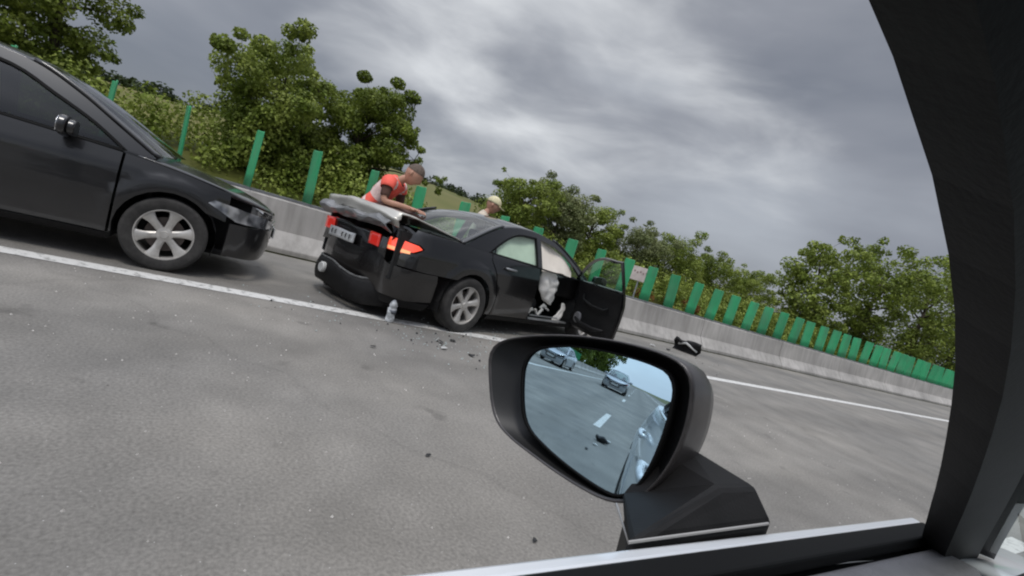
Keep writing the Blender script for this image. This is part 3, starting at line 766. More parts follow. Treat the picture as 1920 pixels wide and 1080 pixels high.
def car(name, loc, rz, label, paint, side_glass=CARGLASS, wrecked=False, own=False, hatch=False, group=None, cat='car', rim=ALLOY, airbag=False, simple=False):
    root = empty(name, loc, rz, label, cat, group)
    st = .05 if wrecked else .07 if own else .085
    # roof rail line (u,z): one entry per station of the top loft
    if hatch:
        rail = [(.16, 1.0), (.26, 1.14), (.42, 1.30), (.62, 1.40), (1.2, 1.445), (1.8, 1.46), (2.35, 1.45), (2.72, 1.41), (3.02, 1.29), (3.32, 1.12), (3.62, .945)]
        nbk = 3
    else:
        rail = [(.80, .985), (1.02, 1.10), (1.26, 1.22), (1.50, 1.315), (1.80, 1.375), (2.05, 1.395), (2.30, 1.398), (2.65, 1.365), (2.98, 1.255), (3.30, 1.105), (3.60, .93)]
        nbk = 3
    rails = spline(rail, 6)
    nb_i = nbk * 6; nw_i = 7 * 6       # backlight 0..nb_i, roof .., windscreen nw_i..end
    dlo_r = spline([(1.22, .985), (1.38, 1.10), (1.62, 1.235), (1.85, 1.31), (2.2, 1.338)], 4)[:-1] if not hatch else spline([(.60, .985), (.66, 1.15), (.82, 1.30), (1.3, 1.375), (2.2, 1.385)], 4)[:-1]
    dlo = dlo_r + spline([(2.2, 1.338 if not hatch else 1.385), (2.62, 1.305 if not hatch else 1.35), (2.9, 1.235), (3.18, 1.105), (3.44 if own else 3.42, .950)], 4)
    ztop_b = .975
    # ---- rolled body panels, both sides
    for side in (-1, 1):
        fl = side > 0
        B = lambda s, z: body(s, z, side)
        SU = s_u
        top = lambda ua, ub, n=8: [(SU(ua + (ub - ua) * k / n), beltz(ua + (ub - ua) * k / n)) for k in range(n + 1)]
        # rear quarter: from behind the lamp round to the rear door, over the arch
        q = [(SU(.42), .60)] + [(SU(a), b) for a, b in arch(RAU, .375, .60, 8)][:0]
        ar = arch(RAU, .372, .26, 14)
        ar_b = [(a, b) for a, b in ar]
        quarter = [(SU(.50), .60), (SU(.56), .52)] + [(SU(a), b) for a, b in ar_b if b >= .50 or a > RAU] + [(SU(1.42), .24)] + [(SU(1.45), .45), (SU(1.38), .70), (SU(1.22), .83)]
        quarter = [(SU(.52), .60)] + [(SU(a), b) for a, b in ar_b if (b >= .55 or a > RAU)] + [(SU(1.46), .25), (SU(1.46), .50), (SU(1.36), .74), (SU(1.24), .90), (SU(1.24), beltz(1.24))] + top(1.24, .14)[1:] + [(SU(.10), .872), (SU(.20), .862), (SU(.25), .83), (SU(.18), .768), (SU(.08), .735), (s_v(.66), .725), (s_v(.60), .61), (SU(.30), .60)]
        surf('quarter_panel', [quarter], B, paint, root, st=st, flip=fl)
        fq = arch(FAU, .372, .26, 14)
        fender = [(SU(3.42), .25)] + [(SU(a), b) for a, b in fq if (b >= .55 or a < FAU)] + [(SU(4.22), .56), (SU(4.22), beltz(4.22) - .0)] + top(4.22, 3.42)[1:]
        surf('front_wing', [fender], B, paint, root, st=st, flip=fl)
        rdoor = [(SU(1.475), .25), (SU(2.245), .25), (SU(2.245), beltz(2.245))] + top(2.245, 1.255)[1:] + [(SU(1.255), .905), (SU(1.375), .745), (SU(1.475), .505)]
        rd = surf('rear_door', [rdoor], B, paint, root, st=st, flip=fl)
        def handle(par, u, z, F=B):
            mb = MB()
            p0 = F(SU(u), z); p1 = F(SU(u + .19), z - .004)
            off = Vector((0, side * .03, 0))
            mb.tube([p0 + off * .2, p0 + off, p0.lerp(p1, .5) + off * 1.15, p1 + off, p1 + off * .2], [.010, .014, .013, .014, .010], 6)
            return mb.build('handle', paint if own or simple else STEEL, par, smooth=True)
        handle(rd, 1.50, .855)
        # sill
        surf('sill', [[(SU(1.44), .185), (SU(3.43), .185), (SU(3.43), .238), (SU(1.44), .238)]], B, PLAST, root, st=.1, flip=fl)
        # front door ------------------------------------------------------
        fdoor = [(SU(2.262), .25), (SU(3.40), .25), (SU(3.40), beltz(3.40))] + top(3.40, 2.262)[1:]
        opened = wrecked and side < 0
        if opened:
            hx, hy = 3.38 - RAU, side * .885
            ang_ = R(63)
            def place(o):
                for v in o.data.vertices: v.co = v.co - Vector((hx, hy, 0))
                o.location = (0, 0, 0)
            dr = surf('open_front_door', [fdoor], B, paint, root, st=st, flip=fl, thick=.03)
            place(dr); dr.location = (hx, hy, 0); dr.rotation_euler = (0, 0, ang_)
            dr['label'] = 'front door hanging wide open'
            kids = []
        else:
            dr = surf('front_door', [fdoor], B, paint, root, st=st, flip=fl)
        handle(dr, 2.30, .84) if not opened else None
        # window frames (door tops)
        def frame_loops():
            outer = [(a, b) for a, b in dlo]
            cx = 2.3; cz = 1.12
            grow = [(a + (.022 if a > cx else -.022) * (0 if b > 1.28 else 1), b + (.028 if b > 1.0 else 0)) for a, b in outer]
            return outer, grow
        bp0, bp1 = 2.20, 2.30
        rear_dlo = [(a, b) for a, b in dlo if a <= bp0 - .001]; zt = float(np.interp(bp0, [p[0] for p in dlo], [p[1] for p in dlo]))
        rear_win = [(rear_dlo[0][0], ztop_b)] + rear_dlo + [(bp0, zt), (bp0, ztop_b - .012)]
        zt2 = float(np.interp(bp1, [p[0] for p in dlo], [p[1] for p in dlo]))
        front_dlo = [(a, b) for a, b in dlo if a > bp1 + .001]
        front_win = [(bp1, ztop_b - .018), (bp1, zt2)] + front_dlo + [(3.40, .935)]
        G = lambda a, b: green(a, b, side)
        # side frame from belt to roof rail with both window holes
        low = [(u_, beltz(u_) + .003) for u_ in np.linspace(3.58, rails[0][0] + .02, 14)]
        outer = [tuple(p) for p in rails] + low
        holes = [rear_win, front_win]
        surf('side_frame', [outer] + holes, G, paint if not own else PLAST, root, st=.06, flip=fl, thick=.03)
        # dark trim round the glass
        G2 = lambda a, b: green(a, b, side) + Vector((0, side * .004, 0))
        def ring(poly, w_):
            cx = sum(p[0] for p in poly) / len(poly); cz = sum(p[1] for p in poly) / len(poly)
            o_ = []
            for i, p in enumerate(poly):
                a = Vector(poly[i - 1]); b = Vector(poly[(i + 1) % len(poly)]); t_ = (b - a).normalized() if (b - a).length else Vector((1, 0)); nn = Vector((t_.y, -t_.x))
                if nn.dot(Vector((cx - p[0], cz - p[1]))) < 0: nn = -nn
                o_.append((p[0] + nn.x * w_, p[1] + nn.y * w_))
            return o_
        gl_in = lambda a, b: green(a, b, side) - Vector((0, side * .014, 0))
        surf('window_trim', [rear_win, ring(rear_win, .020)], G2, SEAL, root, st=.06, flip=fl, thick=.02)
        surf('rear_side_window', [rear_win], gl_in, side_glass, root, st=.12, flip=fl, thick=0)
        # belt strip
        if not opened and not (own and side > 0):
            surf('window_trim', [front_win, ring(front_win, .020)], G2, SEAL, root, st=.06, flip=fl, thick=.02)
            surf('front_side_window', [front_win], gl_in, side_glass, root, st=.12, flip=fl, thick=0)
        mb = MB()
        mb.tube([body(SU(u_), beltz(u_) + .004, side) - Vector((0, side * .004, 0)) for u_ in np.linspace(1.2, 3.4, 16)], .009, 6)
        mb.build('belt_moulding', SEAL if not own else CHROME, root, smooth=True)
        # shoulder strip closing belt to glass foot
        vs = []; us = list(np.linspace(.30, 3.60, 30))
        for u_ in us:
            a = body(SU(u_), beltz(u_), side); b = green(u_, beltz(u_) + .003, side)
            if u_ < rails[0][0]: b = Vector((a.x, a.y - side * .05, a.z + .01))
            vs += [a - Vector((0, side * .004, -.001)), Vector((a.x, b.y - side * .012, b.z))]
        fs = [(2 * i, 2 * i + 1, 2 * i + 3, 2 * i + 2) for i in range(len(us) - 1)]
        mk('shoulder', vs, [f if side < 0 else f[::-1] for f in fs], paint, root, smooth=True)
        # wheel housings
        for ax in (RAU, FAU):
            mb = MB(); pts = arch(ax, .385, .2, 12)
            vs = []
            for a, b in pts: vs += [(a - RAU, side * .86, b), (a - RAU, side * .55, b)]
            n_ = len(pts)
            mb.add(vs, [(2 * i, 2 * i + 1, 2 * i + 3, 2 * i + 2) for i in range(n_ - 1)])
            mb.add([(a - RAU, side * .56, b) for a, b in pts], [tuple(range(n_))])
            mb.build('wheel_housing', CARPET, root)
        if opened:
            # inner trim, window frame and glass of the open door
            off = Vector((hx, hy, 0))
            Bi = lambda s, z: body(s, z, side) - Vector((0, side * .055, 0)) - off
            tr_poly = [(SU(2.30), .29), (SU(3.33), .29), (SU(3.36), .90)] + [(SU(3.36 + (2.30 - 3.36) * k / 6), beltz(2.8) + .005 - .01 * k / 6) for k in range(7)]
            trm = surf('door_trim', [tr_poly], Bi, PLAST, dr, st=.09, flip=not fl, thick=.035)
            trm.parent = dr
            e_ = MB(); Bo = lambda u, z, d: body(SU(u), z, side) - Vector((0, side * d, 0)) - off
            e_.tube([Bo(2.50, .70, .08), Bo(2.55, .66, .11), Bo(2.85, .66, .12), Bo(3.10, .70, .10), Bo(3.16, .78, .075)], [.015, .022, .022, .018, .012], 8)
            e_.build('armrest', PLAST, dr, smooth=True)
            MB().tube([Bo(2.42, .40, .10), Bo(2.6, .37, .14), Bo(2.95, .37, .14), Bo(3.15, .41, .10)], [.02, .03, .03, .02], 8).build('door_pocket', PLAST, dr, smooth=True)
            sp = MB(); sp.lathe([(0, .0), (.075, .0), (.085, -.012), (.085, -.03)], 20, 'y', Bo(3.15, .42, .085)); sp.build('speaker', GREYTRIM, dr)
            fdd = [(a, b + .045 * math.sin(max(0, min(1, (a - 2.4) / 1.0)) * math.pi)) for a, b in front_dlo]
            fl2 = spline([(2.30, .962), (2.30, 1.16), (2.305, 1.325)], 3)[:-1] + [(2.31, 1.338)] + fdd + [(3.40, .935)]
            Gd = lambda a, b: green(a, b, side) - off
            outer2 = [(2.268, .955), (2.262, 1.36)] + [(a + .02, b + .03) for a, b in fdd] + [(3.43, .93), (3.40, .92)]
            surf('window_frame', [outer2, fl2[:-1] + [(3.34, .965), (2.32, .985)]], Gd, PLASTG, dr, st=.05, flip=fl, thick=.03)
            surf('door_glass', [fl2], lambda a, b: Gd(a, b) - Vector((0, side * .012, 0)), TEALG, dr, st=.12, flip=fl, thick=0)
            mp_ = spline([(0, -.07), (.09, -.075), (.19, -.05), (.215, .02), (.17, .075), (.06, .08), (-.01, .05)], 4, True)
            x0 = 3.10 - RAU - hx
            mb = MB(); mb.prism(mp_, 0, .08, lambda a, b, d: (x0 + d, side * (.90 + a) - hy, 1.0 + b)); mb.box((x0 + .03, side * .88 - hy, .955), (.06, .08, .05))
            mb.build('door_mirror', PLASTG, dr, bevel=.01, smooth=True, ang=50)
            MB().box((-.03, side * .0, .62), (.02, .03, .5)).build('hinge_post', PLAST, dr)
        if not (own and side > 0) and not opened:
            mirror_pod(root, side, paint)
        # lamps ---------------------------------------------------------
        lit = wrecked and side < 0
        lm = LITLAMP if lit else REDLAMP
        lamp = [(s_v(.50), .735), (s_v(.70), .735), (SU(.07), .745), (SU(.16), .775), (SU(.23), .825), (SU(.19), .85), (SU(.08), .862), (s_v(.62), .865), (s_v(.50), .86)]
        Bl = lambda s, z: body(s, z, side) + (body(s, z, side) - Vector((.6, 0, z))).normalized() * .006
        tl = surf('tail_lamp', [lamp], Bl, lm, root, st=.06, flip=fl, thick=.03)
        if lit: tl['label'] = 'brightly lit red tail lamp'
        amb = [(s_v(.51), .742), (s_v(.70), .742), (s_v(.76), .748), (s_v(.76), .775), (s_v(.70), .778), (s_v(.51), .775)]
        Bl2 = lambda s, z: Bl(s, z) + (body(s, z, side) - Vector((.6, 0, z))).normalized() * .003
        surf('reversing_lens', [amb], Bl2, AMBER if lit else LENS, tl, st=.06, flip=fl, thick=.01)
        hl = [(s_vf(.45), .56), (s_vf(.62), .555), (SU(4.30), .58), (SU(4.05), .70), (SU(4.10), .735), (SU(4.35), .70), (s_vf(.62), .665), (s_vf(.45), .63)]
        hd = surf('headlight', [hl], Bl, LENS, root, st=.06, flip=fl, thick=.03)
    # ---- bumpers span both sides: loop in signed s
    def SB(s, z): return body(abs(s), z, -1 if s < 0 else 1)
    Sr = s_u(.50)
    rb = [(-Sr - .03, .30), (-Sr - .0, .30), (-.9, .27), (.9, .27), (Sr, .30), (Sr, .52), (Sr - .02, .592), (s_u(.30), .592), (s_v(.60), .60), (s_v(.48), .66), (-s_v(.48), .66), (-s_v(.60), .60), (-s_u(.30), .592), (-Sr + .02, .592), (-Sr, .52)]
    def SBo(s, z):
        p = SB(s, z); 
        k = max(0, 1 - p.x / -.55) if p.x < -.55 else 0
        return p + Vector((-.035 * min(1, max(0, (-.5 - p.x) / .4)), 0, 0))
    rbump = surf('rear_bumper', [rb[1:]], SBo, paint, root, st=.07, thick=.02, flip=True,
                 extra=(lambda v: v + nvec(v, 2.2, .05, 3) * (1 if v.y > -.5 else .3)) if wrecked else None)
    surf('bumper_valance', [[(-Sr + .05, .19), (Sr - .05, .19), (Sr - .02, .268), (-Sr + .02, .268)]], lambda s, z: SBo(s, z) + Vector((.015, 0, 0)), PLAST, root, st=.09, thick=.02, flip=True)
    # front bumper
    Sf = s_u(4.24)
    def FB(t, z):  # t signed distance from the nose centre
        return body(SMAX - abs(t), z, -1 if t < 0 else 1)
    Tf = SMAX - Sf
    fbp = [(-Tf, .24), (-.6, .21), (.6, .21), (Tf, .24), (Tf, .555), (SMAX - s_vf(.5), .545), (.42, .56), (.42, .42), (.35, .36), (-.35, .36), (-.42, .42), (-.42, .56), (-(SMAX - s_vf(.5)), .545), (-Tf, .555)]
    fb = surf('front_bumper', [fbp], lambda t, z: FB(t, z) + Vector((.02, 0, 0)), paint, root, st=.08, thick=.02)
    gr = surf('grille', [[(-.41, .37), (.41, .37), (.41, .66), (-.41, .66)]], lambda t, z: FB(t, z) + Vector((-.01, 0, 0)), PLASTG, root, st=.1, thick=.02)
    mb = MB()
    for k in range(6): mb.tube([FB(t, .40 + .046 * k) + Vector((.012, 0, 0)) for t in np.linspace(-.39, .39, 7)], .007, 5)
    mb.build('grille_bars', CHROME if simple else PLAST, gr)
    surf('nose_panel', [[(-(SMAX - s_vf(.44)), .665), (SMAX - s_vf(.44), .665), (SMAX - s_vf(.44), .70), (-(SMAX - s_vf(.44)), .70)]], lambda t, z: FB(t, z), paint, root, st=.1)
    MB().box((3.70, 0, .50), (.012, .50, .11)).build('front_plate', PLATE, fb)
    # ---- bonnet
    def deck(name, u0, u1, q0, q1, m, par, nu=12, nv=14, crown=.035, tf=None, lift=0):
        vs = []
        for i in range(nu + 1):
            u_ = u0 + (u1 - u0) * i / nu
            a = body(s_u(u_), beltz(u_), 1)
            for j in range(nv + 1):
                q = q0 + (q1 - q0) * j / nv
                hw_ = a.y - .05
                p = Vector((u_ - RAU, q * hw_, beltz(u_) + .01 + crown * (1 - q * q) + lift))
                vs.append(tf(p) if tf else p)
        fs = [(i * (nv + 1) + j, (i + 1) * (nv + 1) + j, (i + 1) * (nv + 1) + j + 1, i * (nv + 1) + j + 1) for i in range(nu) for j in range(nv)]
        return mk(name, vs, fs, m, par, smooth=True, solid=.012)
    vs = []
    NU, NV = 14, 16
    for i in range(NU + 1):
        t = i / NU
        for j in range(NV + 1):
            q = -1 + 2 * j / NV
            # front edge follows the plan curve of the nose
            u_ = 3.50 + (4.66 - 3.50) * t
            ue = 3.50 + (4.66 - .42 * abs(q) ** 2.6 - 3.50) * t
            hw_ = body(s_u(min(ue, 4.3)), .8, 1).y - .035
            hw_ *= 1 - .06 * max(0, t - .8) / .2
            vs.append((ue - RAU, q * hw_, beltz(ue) + .012 + (.05 - .02 * t) * (1 - q * q) - .035 * max(0, (t - .85) / .15) ** 2))
    fs = [(i * (NV + 1) + j, (i + 1) * (NV + 1) + j, (i + 1) * (NV + 1) + j + 1, i * (NV + 1) + j + 1) for i in range(NU) for j in range(NV)]
    mk('bonnet', vs, fs, paint, root, smooth=True, solid=.015)
    # ---- top loft: backlight, roof, windscreen
    def toploft(name, i0, i1, m, par, qm=1.0, lift=0, solid=None, nq=12):
        vs = []; rows_ = rails[i0:i1 + 1]
        for i, (u_, z_) in enumerate(rows_):
            gi = (i0 + i) / (len(rails) - 1)
            if gi < .30: cu, cz = -.16 * max(0, 1 - gi / .30) ** .7, .03 + .03 * gi / .3
            elif gi > .68: cu, cz = .20 * max(0, (gi - .68) / .32) ** .7, .05 - .02 * (gi - .68) / .32
            else: cu, cz = 0, .055
            hw_ = gside(u_, z_) - .001
            for j in range(nq + 1):
                q = -qm + 2 * qm * j / nq
                vs.append((u_ - RAU + cu * (1 - q * q), q * hw_, z_ + cz * (1 - abs(q) ** 2.4) + lift))
        fs = [(i * (nq + 1) + j, (i + 1) * (nq + 1) + j, (i + 1) * (nq + 1) + j + 1, i * (nq + 1) + j + 1) for i in range(len(rows_) - 1) for j in range(nq)]
        return mk(name, vs, fs, m, par, smooth=True, solid=solid)
    toploft('roof', nb_i, nw_i, paint, root, solid=.02)
    toploft('rear_window', 1, nb_i, DARKGLASS if not wrecked else CARGLASS, root, qm=.93)
    toploft('windscreen', nw_i, len(rails) - 2, CLEARG if own else CARGLASS, root, qm=.96 if own else .94)
    for side in (-1, 1):                                     # pillars beside the two screens
        for nm, i0, i1 in (('rear_pillar', 0, nb_i), ('windscreen_pillar', nw_i, len(rails) - 1)):
            vs = []
            rr = rails[i0:i1 + 1]
            for i, (u_, z_) in enumerate(rr):
                gi = (i0 + i) / (len(rails) - 1)
                if gi < .30: cu, cz = -.16 * max(0, 1 - gi / .30) ** .7, .03 + .03 * gi / .3
                else: cu, cz = .20 * max(0, (gi - .68) / .32) ** .7, .05 - .02 * (gi - .68) / .32
                hw_ = gside(u_, z_)
                for q in ((1.0, .975, .95) if own else (1.0, .96, .92)):
                    vs.append((u_ - RAU + cu * (1 - q * q), side * q * hw_, z_ + cz * (1 - q ** 2.4) + .002))
            fs = [(3 * i + j, 3 * i + j + 1, 3 * i + j + 4, 3 * i + j + 3) for i in range(len(rr) - 1) for j in (0, 1)]
            if side > 0: fs = [f[::-1] for f in fs]
            mk(nm, vs, fs, paint if not own else PLAST, root, smooth=True, solid=.03)
    mb = MB(); mb.box((3.52 - RAU, 0, .935), (.20, 1.5, .02)); mb.build('scuttle', PLAST, root)
    # ---- rear deck / boot
    if not hatch:
        if not wrecked:
            deck('boot_lid', .02, .98, -.97, .97, paint, root)
            lidf = [(-s_v(.48), .67), (s_v(.48), .67), (s_v(.49), .86), (s_v(.62), .875), (s_u(.1), .88), (s_u(.1), 1.0), (-s_u(.1), 1.0), (-s_u(.1), .88), (-s_v(.62), .875), (-s_v(.49), .86)]
            surf('boot_face', [lidf], SB, paint, root, st=.08, flip=True)
    else:
        deck('rear_shelf', .05, .30, -.97, .97, paint, root)
        lidf = [(-s_v(.48), .67), (s_v(.48), .67), (s_v(.49), .86), (s_v(.62), .875), (s_u(.1), .88), (s_u(.1), 1.0), (-s_u(.1), 1.0), (-s_u(.1), .88), (-s_v(.62), .875), (-s_v(.49), .86)]
        surf('tailgate', [lidf], SB, paint, root, st=.08, flip=True)
    if not wrecked: MB().box((-1.03, 0, .72), (.012, .50, .11)).build('rear_plate', PLATE, root)
    # ---- under body and cabin
    mb = MB()
    mb.box((1.30, 0, .235), (4.0, 1.42, .03)); mb.box((1.45, 0, .30), (2.1, .24, .14))
    mb.build('floor_pan', CARPET, root)
    MB().box((2.62, 0, .60), (.04, 1.5, .66)).build('bulkhead', CARPET, root)
    MB().box((3.05, 0, .50), (.75, 1.05, .5)).build('engine_block', PLAST, root)
    MB().box((.08, 0, .55), (.05, 1.35, .62)).build('rear_bulkhead', CARPET, root)
    if not own:
        for yy in (-.36, .36): seat(root, 1.45 + .0, yy)
        mb = MB(); mb.prism([(.10, .35), (.15, .98), (.05, 1.02), (0, .95), (-.02, .4), (.10, .3), (.6, .34), (.62, .5), (.25, .5)], -.62, .62, lambda a, b, d: (.28 + a, d, b)); mb.build('rear_bench', SEATM, root)
    dsh = [(2.05, .62), (1.98, .80), (2.02, .90), (2.15, .93), (2.55, .925), (2.60, .6)]
    mb = MB(); mb.prism(dsh, -.70, .70, lambda a, b, d: (a, d, b)); mb.build('dashboard', PLAST if not own else GREYTRIM, root, bevel=.02)
    mb = MB(); ring_ = []
    for k in range(25):
        a = 2 * math.pi * k / 24; ring_.append((1.84 + .06 * math.sin(a), .36 + .185 * math.cos(a), .83 + .17 * math.sin(a)))
    mb.tube(ring_, .014, 8, False); mb.tube([(1.84, .20, .83), (1.86, .36, .82), (1.84, .52, .83)], .018, 6); mb.tube([(1.86, .36, .82), (2.05, .36, .76)], .03, 8)
    mb.build('steering_wheel', PLAST, root, smooth=True)
    for side in (-1, 1):
        wheel(root, 0, side * .80, side, rim)
        wheel(root, FAU - RAU, side * .80, side, rim, steer=R(6) if wrecked else 0)
    return root

# the crashed black saloon
YAW = R(20)
h_ = Vector((-math.sin(YAW), math.cos(YAW), 0)); l_ = Vector((-math.cos(YAW), -math.sin(YAW), 0))
wc = Vector((-4.88, 2.49, 0)) + l_ * .86
crash = car('crashed_car', wc, R(90) + YAW, 'crashed black saloon with burst airbags, open front door and buckled boot lid', BLACKP, wrecked=True)

# buckled boot lid: top tinted pale for sky reflection, rear face folded, cavity below
def lidpt(p): return p
vs = []; NU, NV = 12, 16
prof_l = [(-.02, 1.00), (-.30, 1.045), (-.62, 1.085), (-.90, 1.115), (-1.02, 1.11), (-1.06, 1.08), (-1.04, 1.03), (-1.02, .99)]
pl = spline(prof_l, 3)
for i, (x, z) in enumerate(pl):
    for j in range(NV + 1):
        q = -1 + 2 * j / NV
        hw_ = .72 if x > -.7 else .72 - .05 * (-.7 - x) / .3
        p = Vector((x - .10 * (1 - q * q) * (i / len(pl)), q * hw_, z + .03 * (1 - q * q)))
        p += nvec(p, 2.6, .055, 5) * (i / len(pl)) + Vector((0, 0, 1)) * (abs(noise.noise(p * 5.5)) * .035 - .01) * (i / len(pl))
        # fold: the right corner is pushed down
        if q < -.35 and i > len(pl) * .55: p.z -= .05 * (-q - .35) / .65; p.x += .04 * (-q - .35)
        vs.append(p)
fs = [(i * (NV + 1) + j, i * (NV + 1) + j + 1, (i + 1) * (NV + 1) + j + 1, (i + 1) * (NV + 1) + j) for i in range(len(pl) - 1) for j in range(NV)]
LIDM = mat('grey_lid_skin', (.20, .20, .20), .38, .25, coat=.5, var=.3, vscale=4)  # mid grey with random tone, for the folded lid skin
LIDT = mat('sky_sheen_lid_paint', (.50, .48, .43), .35, .3, coat=.6, var=.15, vscale=3)  # pale base colour stands in for sky mirrored in the black lid
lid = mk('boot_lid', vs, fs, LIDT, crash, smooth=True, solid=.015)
lid['label'] = 'boot lid buckled upwards, its top coloured pale as reflected sky'
# torn folded outer skin of the lid
vs = []
for i in range(7):
    for j in range(13):
        q = -.95 + 1.9 * j / 12; t = i / 6
        p = Vector((-1.08 + .10 * t - .12 * math.sin(t * 2.6), q * .66, 1.035 - .13 * t)); p += nvec(p, 4, .045, 8) + nvec(p, 13, .022, 2)
        vs.append(p)
fs = [(i * 13 + j, i * 13 + j + 1, (i + 1) * 13 + j + 1, (i + 1) * 13 + j) for i in range(6) for j in range(12)]
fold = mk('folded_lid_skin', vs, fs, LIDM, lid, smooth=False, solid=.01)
# boot well, lower rear panel with plate and inner lamps
mb = MB(); mb.box((-.50, 0, .46), (.95, 1.30, .03)); mb.box((-.50, .66, .70), (.95, .03, .5)); mb.box((-.50, -.66, .70), (.95, .03, .5))
mb.build('boot_well', CARPET, crash)
def rowpanel(name, x, y0, y1, z0, z1, m, par, amp=.03, seed=1, n=8):
    vs = []
    for i in range(n + 1):
        for j in range(n + 1):
            p = Vector((x, y0 + (y1 - y0) * j / n, z0 + (z1 - z0) * i / n)); vs.append(p + nvec(p, 4, amp, seed))
    fs = [(i * (n + 1) + j, i * (n + 1) + j + 1, (i + 1) * (n + 1) + j + 1, (i + 1) * (n + 1) + j) for i in range(n) for j in range(n)]
    return mk(name, vs, [f[::-1] for f in fs], m, par, smooth=True, solid=.012)
rp_ = rowpanel('rear_panel', -.985, -.52, .70, .60, .86, BLACKP, crash)
pt = rowpanel('number_plate', -1.035, .0, .52, .655, .765, PLATE, rp_, .008, 2, 4)
# dark unreadable characters on the plate, as blocks of strokes
for k in range(6):
    y = .44 - .072 * k
    if k == 2: continue
    mb = MB(); mb.box((-1.050, y, .71), (.008, .007, .052)); mb.box((-1.050, y - .010, .733), (.008, .018, .007)); mb.box((-1.050, y - .010 * (k % 3 - 1), .71), (.008, .016, .007)); mb.build('plate_character', INK, rp_)
for yy in (-.31, .60):
    lp = rowpanel('inner_lamp', -1.008, yy - .09, yy + .09, .72, .85, REDLAMP, rp_, .01, 3, 4)
    lp['label'] = 'dull red inner tail lamp'
# crushed corner between lamp and lid
vs = []
for i in range(6):
    for j in range(6):
        p = Vector((-.98 + .30 * j / 5, -.52 - .24 * j / 5, .87 + .13 * i / 5)); vs.append(p + nvec(p, 7, .07, 9))
fs = [(i * 6 + j, i * 6 + j + 1, (i + 1) * 6 + j + 1, (i + 1) * 6 + j) for i in range(5) for j in range(5)]
mk('crushed_corner', vs, fs, BLACKP, crash, smooth=False, solid=.012)
# hanging lower bumper skin with pale fog lamp
hang = []
for i in range(7):
    for j in range(17):
        q = -1 + 2 * j / 16; t = i / 6
        y = q * .70 + .10; x = -1.07 - .03 * math.sin(t * 3) + .30 * abs(q) ** 4
        z = .38 - .26 * t + .03 * math.sin(q * 4)
        p = Vector((x, y, z)); hang.append(p + nvec(p, 3, .03, 12))
fs = [(i * 17 + j, i * 17 + j + 1, (i + 1) * 17 + j + 1, (i + 1) * 17 + j) for i in range(6) for j in range(16)]
hb = mk('hanging_bumper_skin', hang, [f[::-1] for f in fs], PLAST, crash, smooth=True, solid=.015)
hl_pts = [(x - .012, y, z + .006) for (x, y, z) in [tuple(hang[j]) for j in range(17)]]
MB().tube(hl_pts, .012, 6).build('torn_edge', mat('scuffed_plastic', (.10, .10, .098), .6, var=.4, vscale=30), hb)
MB().lathe([(0, -.012), (.05, -.012), (.06, 0), (.06, .03)], 16, 'y').build('fog_lamp', DEBW, hb)
fog = [c for c in hb.children if c.name.startswith('fog')][0]; fog.location = (-1.14, .30, .30); fog.rotation_euler = (0, 0, R(-90))
# airbags
def cloth(name, c, ax, ay, nrm_, w, h, seed, m, par, bulge=.08, amp=.05, n=22, sc=4):
    vs = []; c = Vector(c); ax = Vector(ax).normalized(); ay = Vector(ay).normalized(); nn = Vector(nrm_).normalized()
    for i in range(n + 1):
        for j in range(n + 1):
            s = -1 + 2 * i / n; t = -1 + 2 * j / n
            k = (1 - s ** 4) * (1 - t ** 4)
            # rounded outline
            rr = 1 - .14 * (s * t) ** 2
            p = c + ax * w / 2 * s * rr + ay * h / 2 * t * rr + nn * bulge * k
            rg = abs(noise.noise(p * sc * 1.7 + Vector((seed, 0, 0)))); vs.append(p + nvec(p, sc, amp, seed) + nn * (rg * amp * 1.6) + nvec(p, sc * 3, amp * .35, seed))
    fs = [(i * (n + 1) + j, (i + 1) * (n + 1) + j, (i + 1) * (n + 1) + j + 1, i * (n + 1) + j + 1) for i in range(n) for j in range(n)]
    return mk(name, vs, fs, m, par, smooth=True, solid=.008)
# curtain airbag hanging inside both side windows
cpoly = [(1.42, .99), (1.45, 1.10), (1.62, 1.215), (1.9, 1.30), (2.2, 1.33), (2.62, 1.30), (2.9, 1.21), (3.12, 1.10), (3.22, 1.02), (3.18, .93), (2.9, .97), (2.6, .95), (2.35, .93), (2.0, .95), (1.7, .94)]
surf('curtain_airbag', [cpoly], lambda a, b: green(a, b, -1) + Vector((0, .065 + .02 * math.sin(a * 9) * math.sin(b * 4), 0)), AIRBAG2, crash, st=.06, thick=.02)
cloth('seat_airbag', (1.80, -.67, .76), (1, 0, -.5), (.15, .1, 1), (0, -1, 0), .54, .46, 2, AIRBAG, crash, .06, .035)
cloth('door_airbag', (2.20, -.74, .37), (1, 0, -.4), (.45, 0, 1), (0, -1, 0), .17, .34, 6, AIRBAG, crash, .02, .035)
cloth('wheel_airbag', (1.72, .36, .86), (0, 1, 0), (0, 0, 1), (-1, 0, 0), .5, .45, 7, AIRBAG, crash, .10, .06)
# door sill strips and torn bits in the doorway
mb = MB(); mb.box((1.80, -.84, .262), (.98, .05, .02)); mb.box((1.75, -.80, .305), (.7, .03, .012)); mb.build('sill_strip', STEEL, crash)
mb = MB()
rr_ = random.Random(8)
for k in range(9):
    mb.box((1.35 + rr_.random() * .8, -.74 + rr_.uniform(-.05, .05), .33 + rr_.random() * .12), (.05 + rr_.random() * .08, .03, .02), Matrix.Rotation(rr_.uniform(-1, 1), 3, 'Y'))
o = mb.build('torn_trim', DEBW, crash)
MB().box((1.26, -.79, .62), (.10, .10, .72)).build('centre_pillar', PLAST, crash)

# dark hatchback standing behind it
car('black_hatchback', (-6.0, -3.20, 0), R(91), 'dark hatchback standing behind the crashed saloon, at the left edge of the picture', BLACKP2, hatch=True, simple=True, side_glass=DARKGLASS)
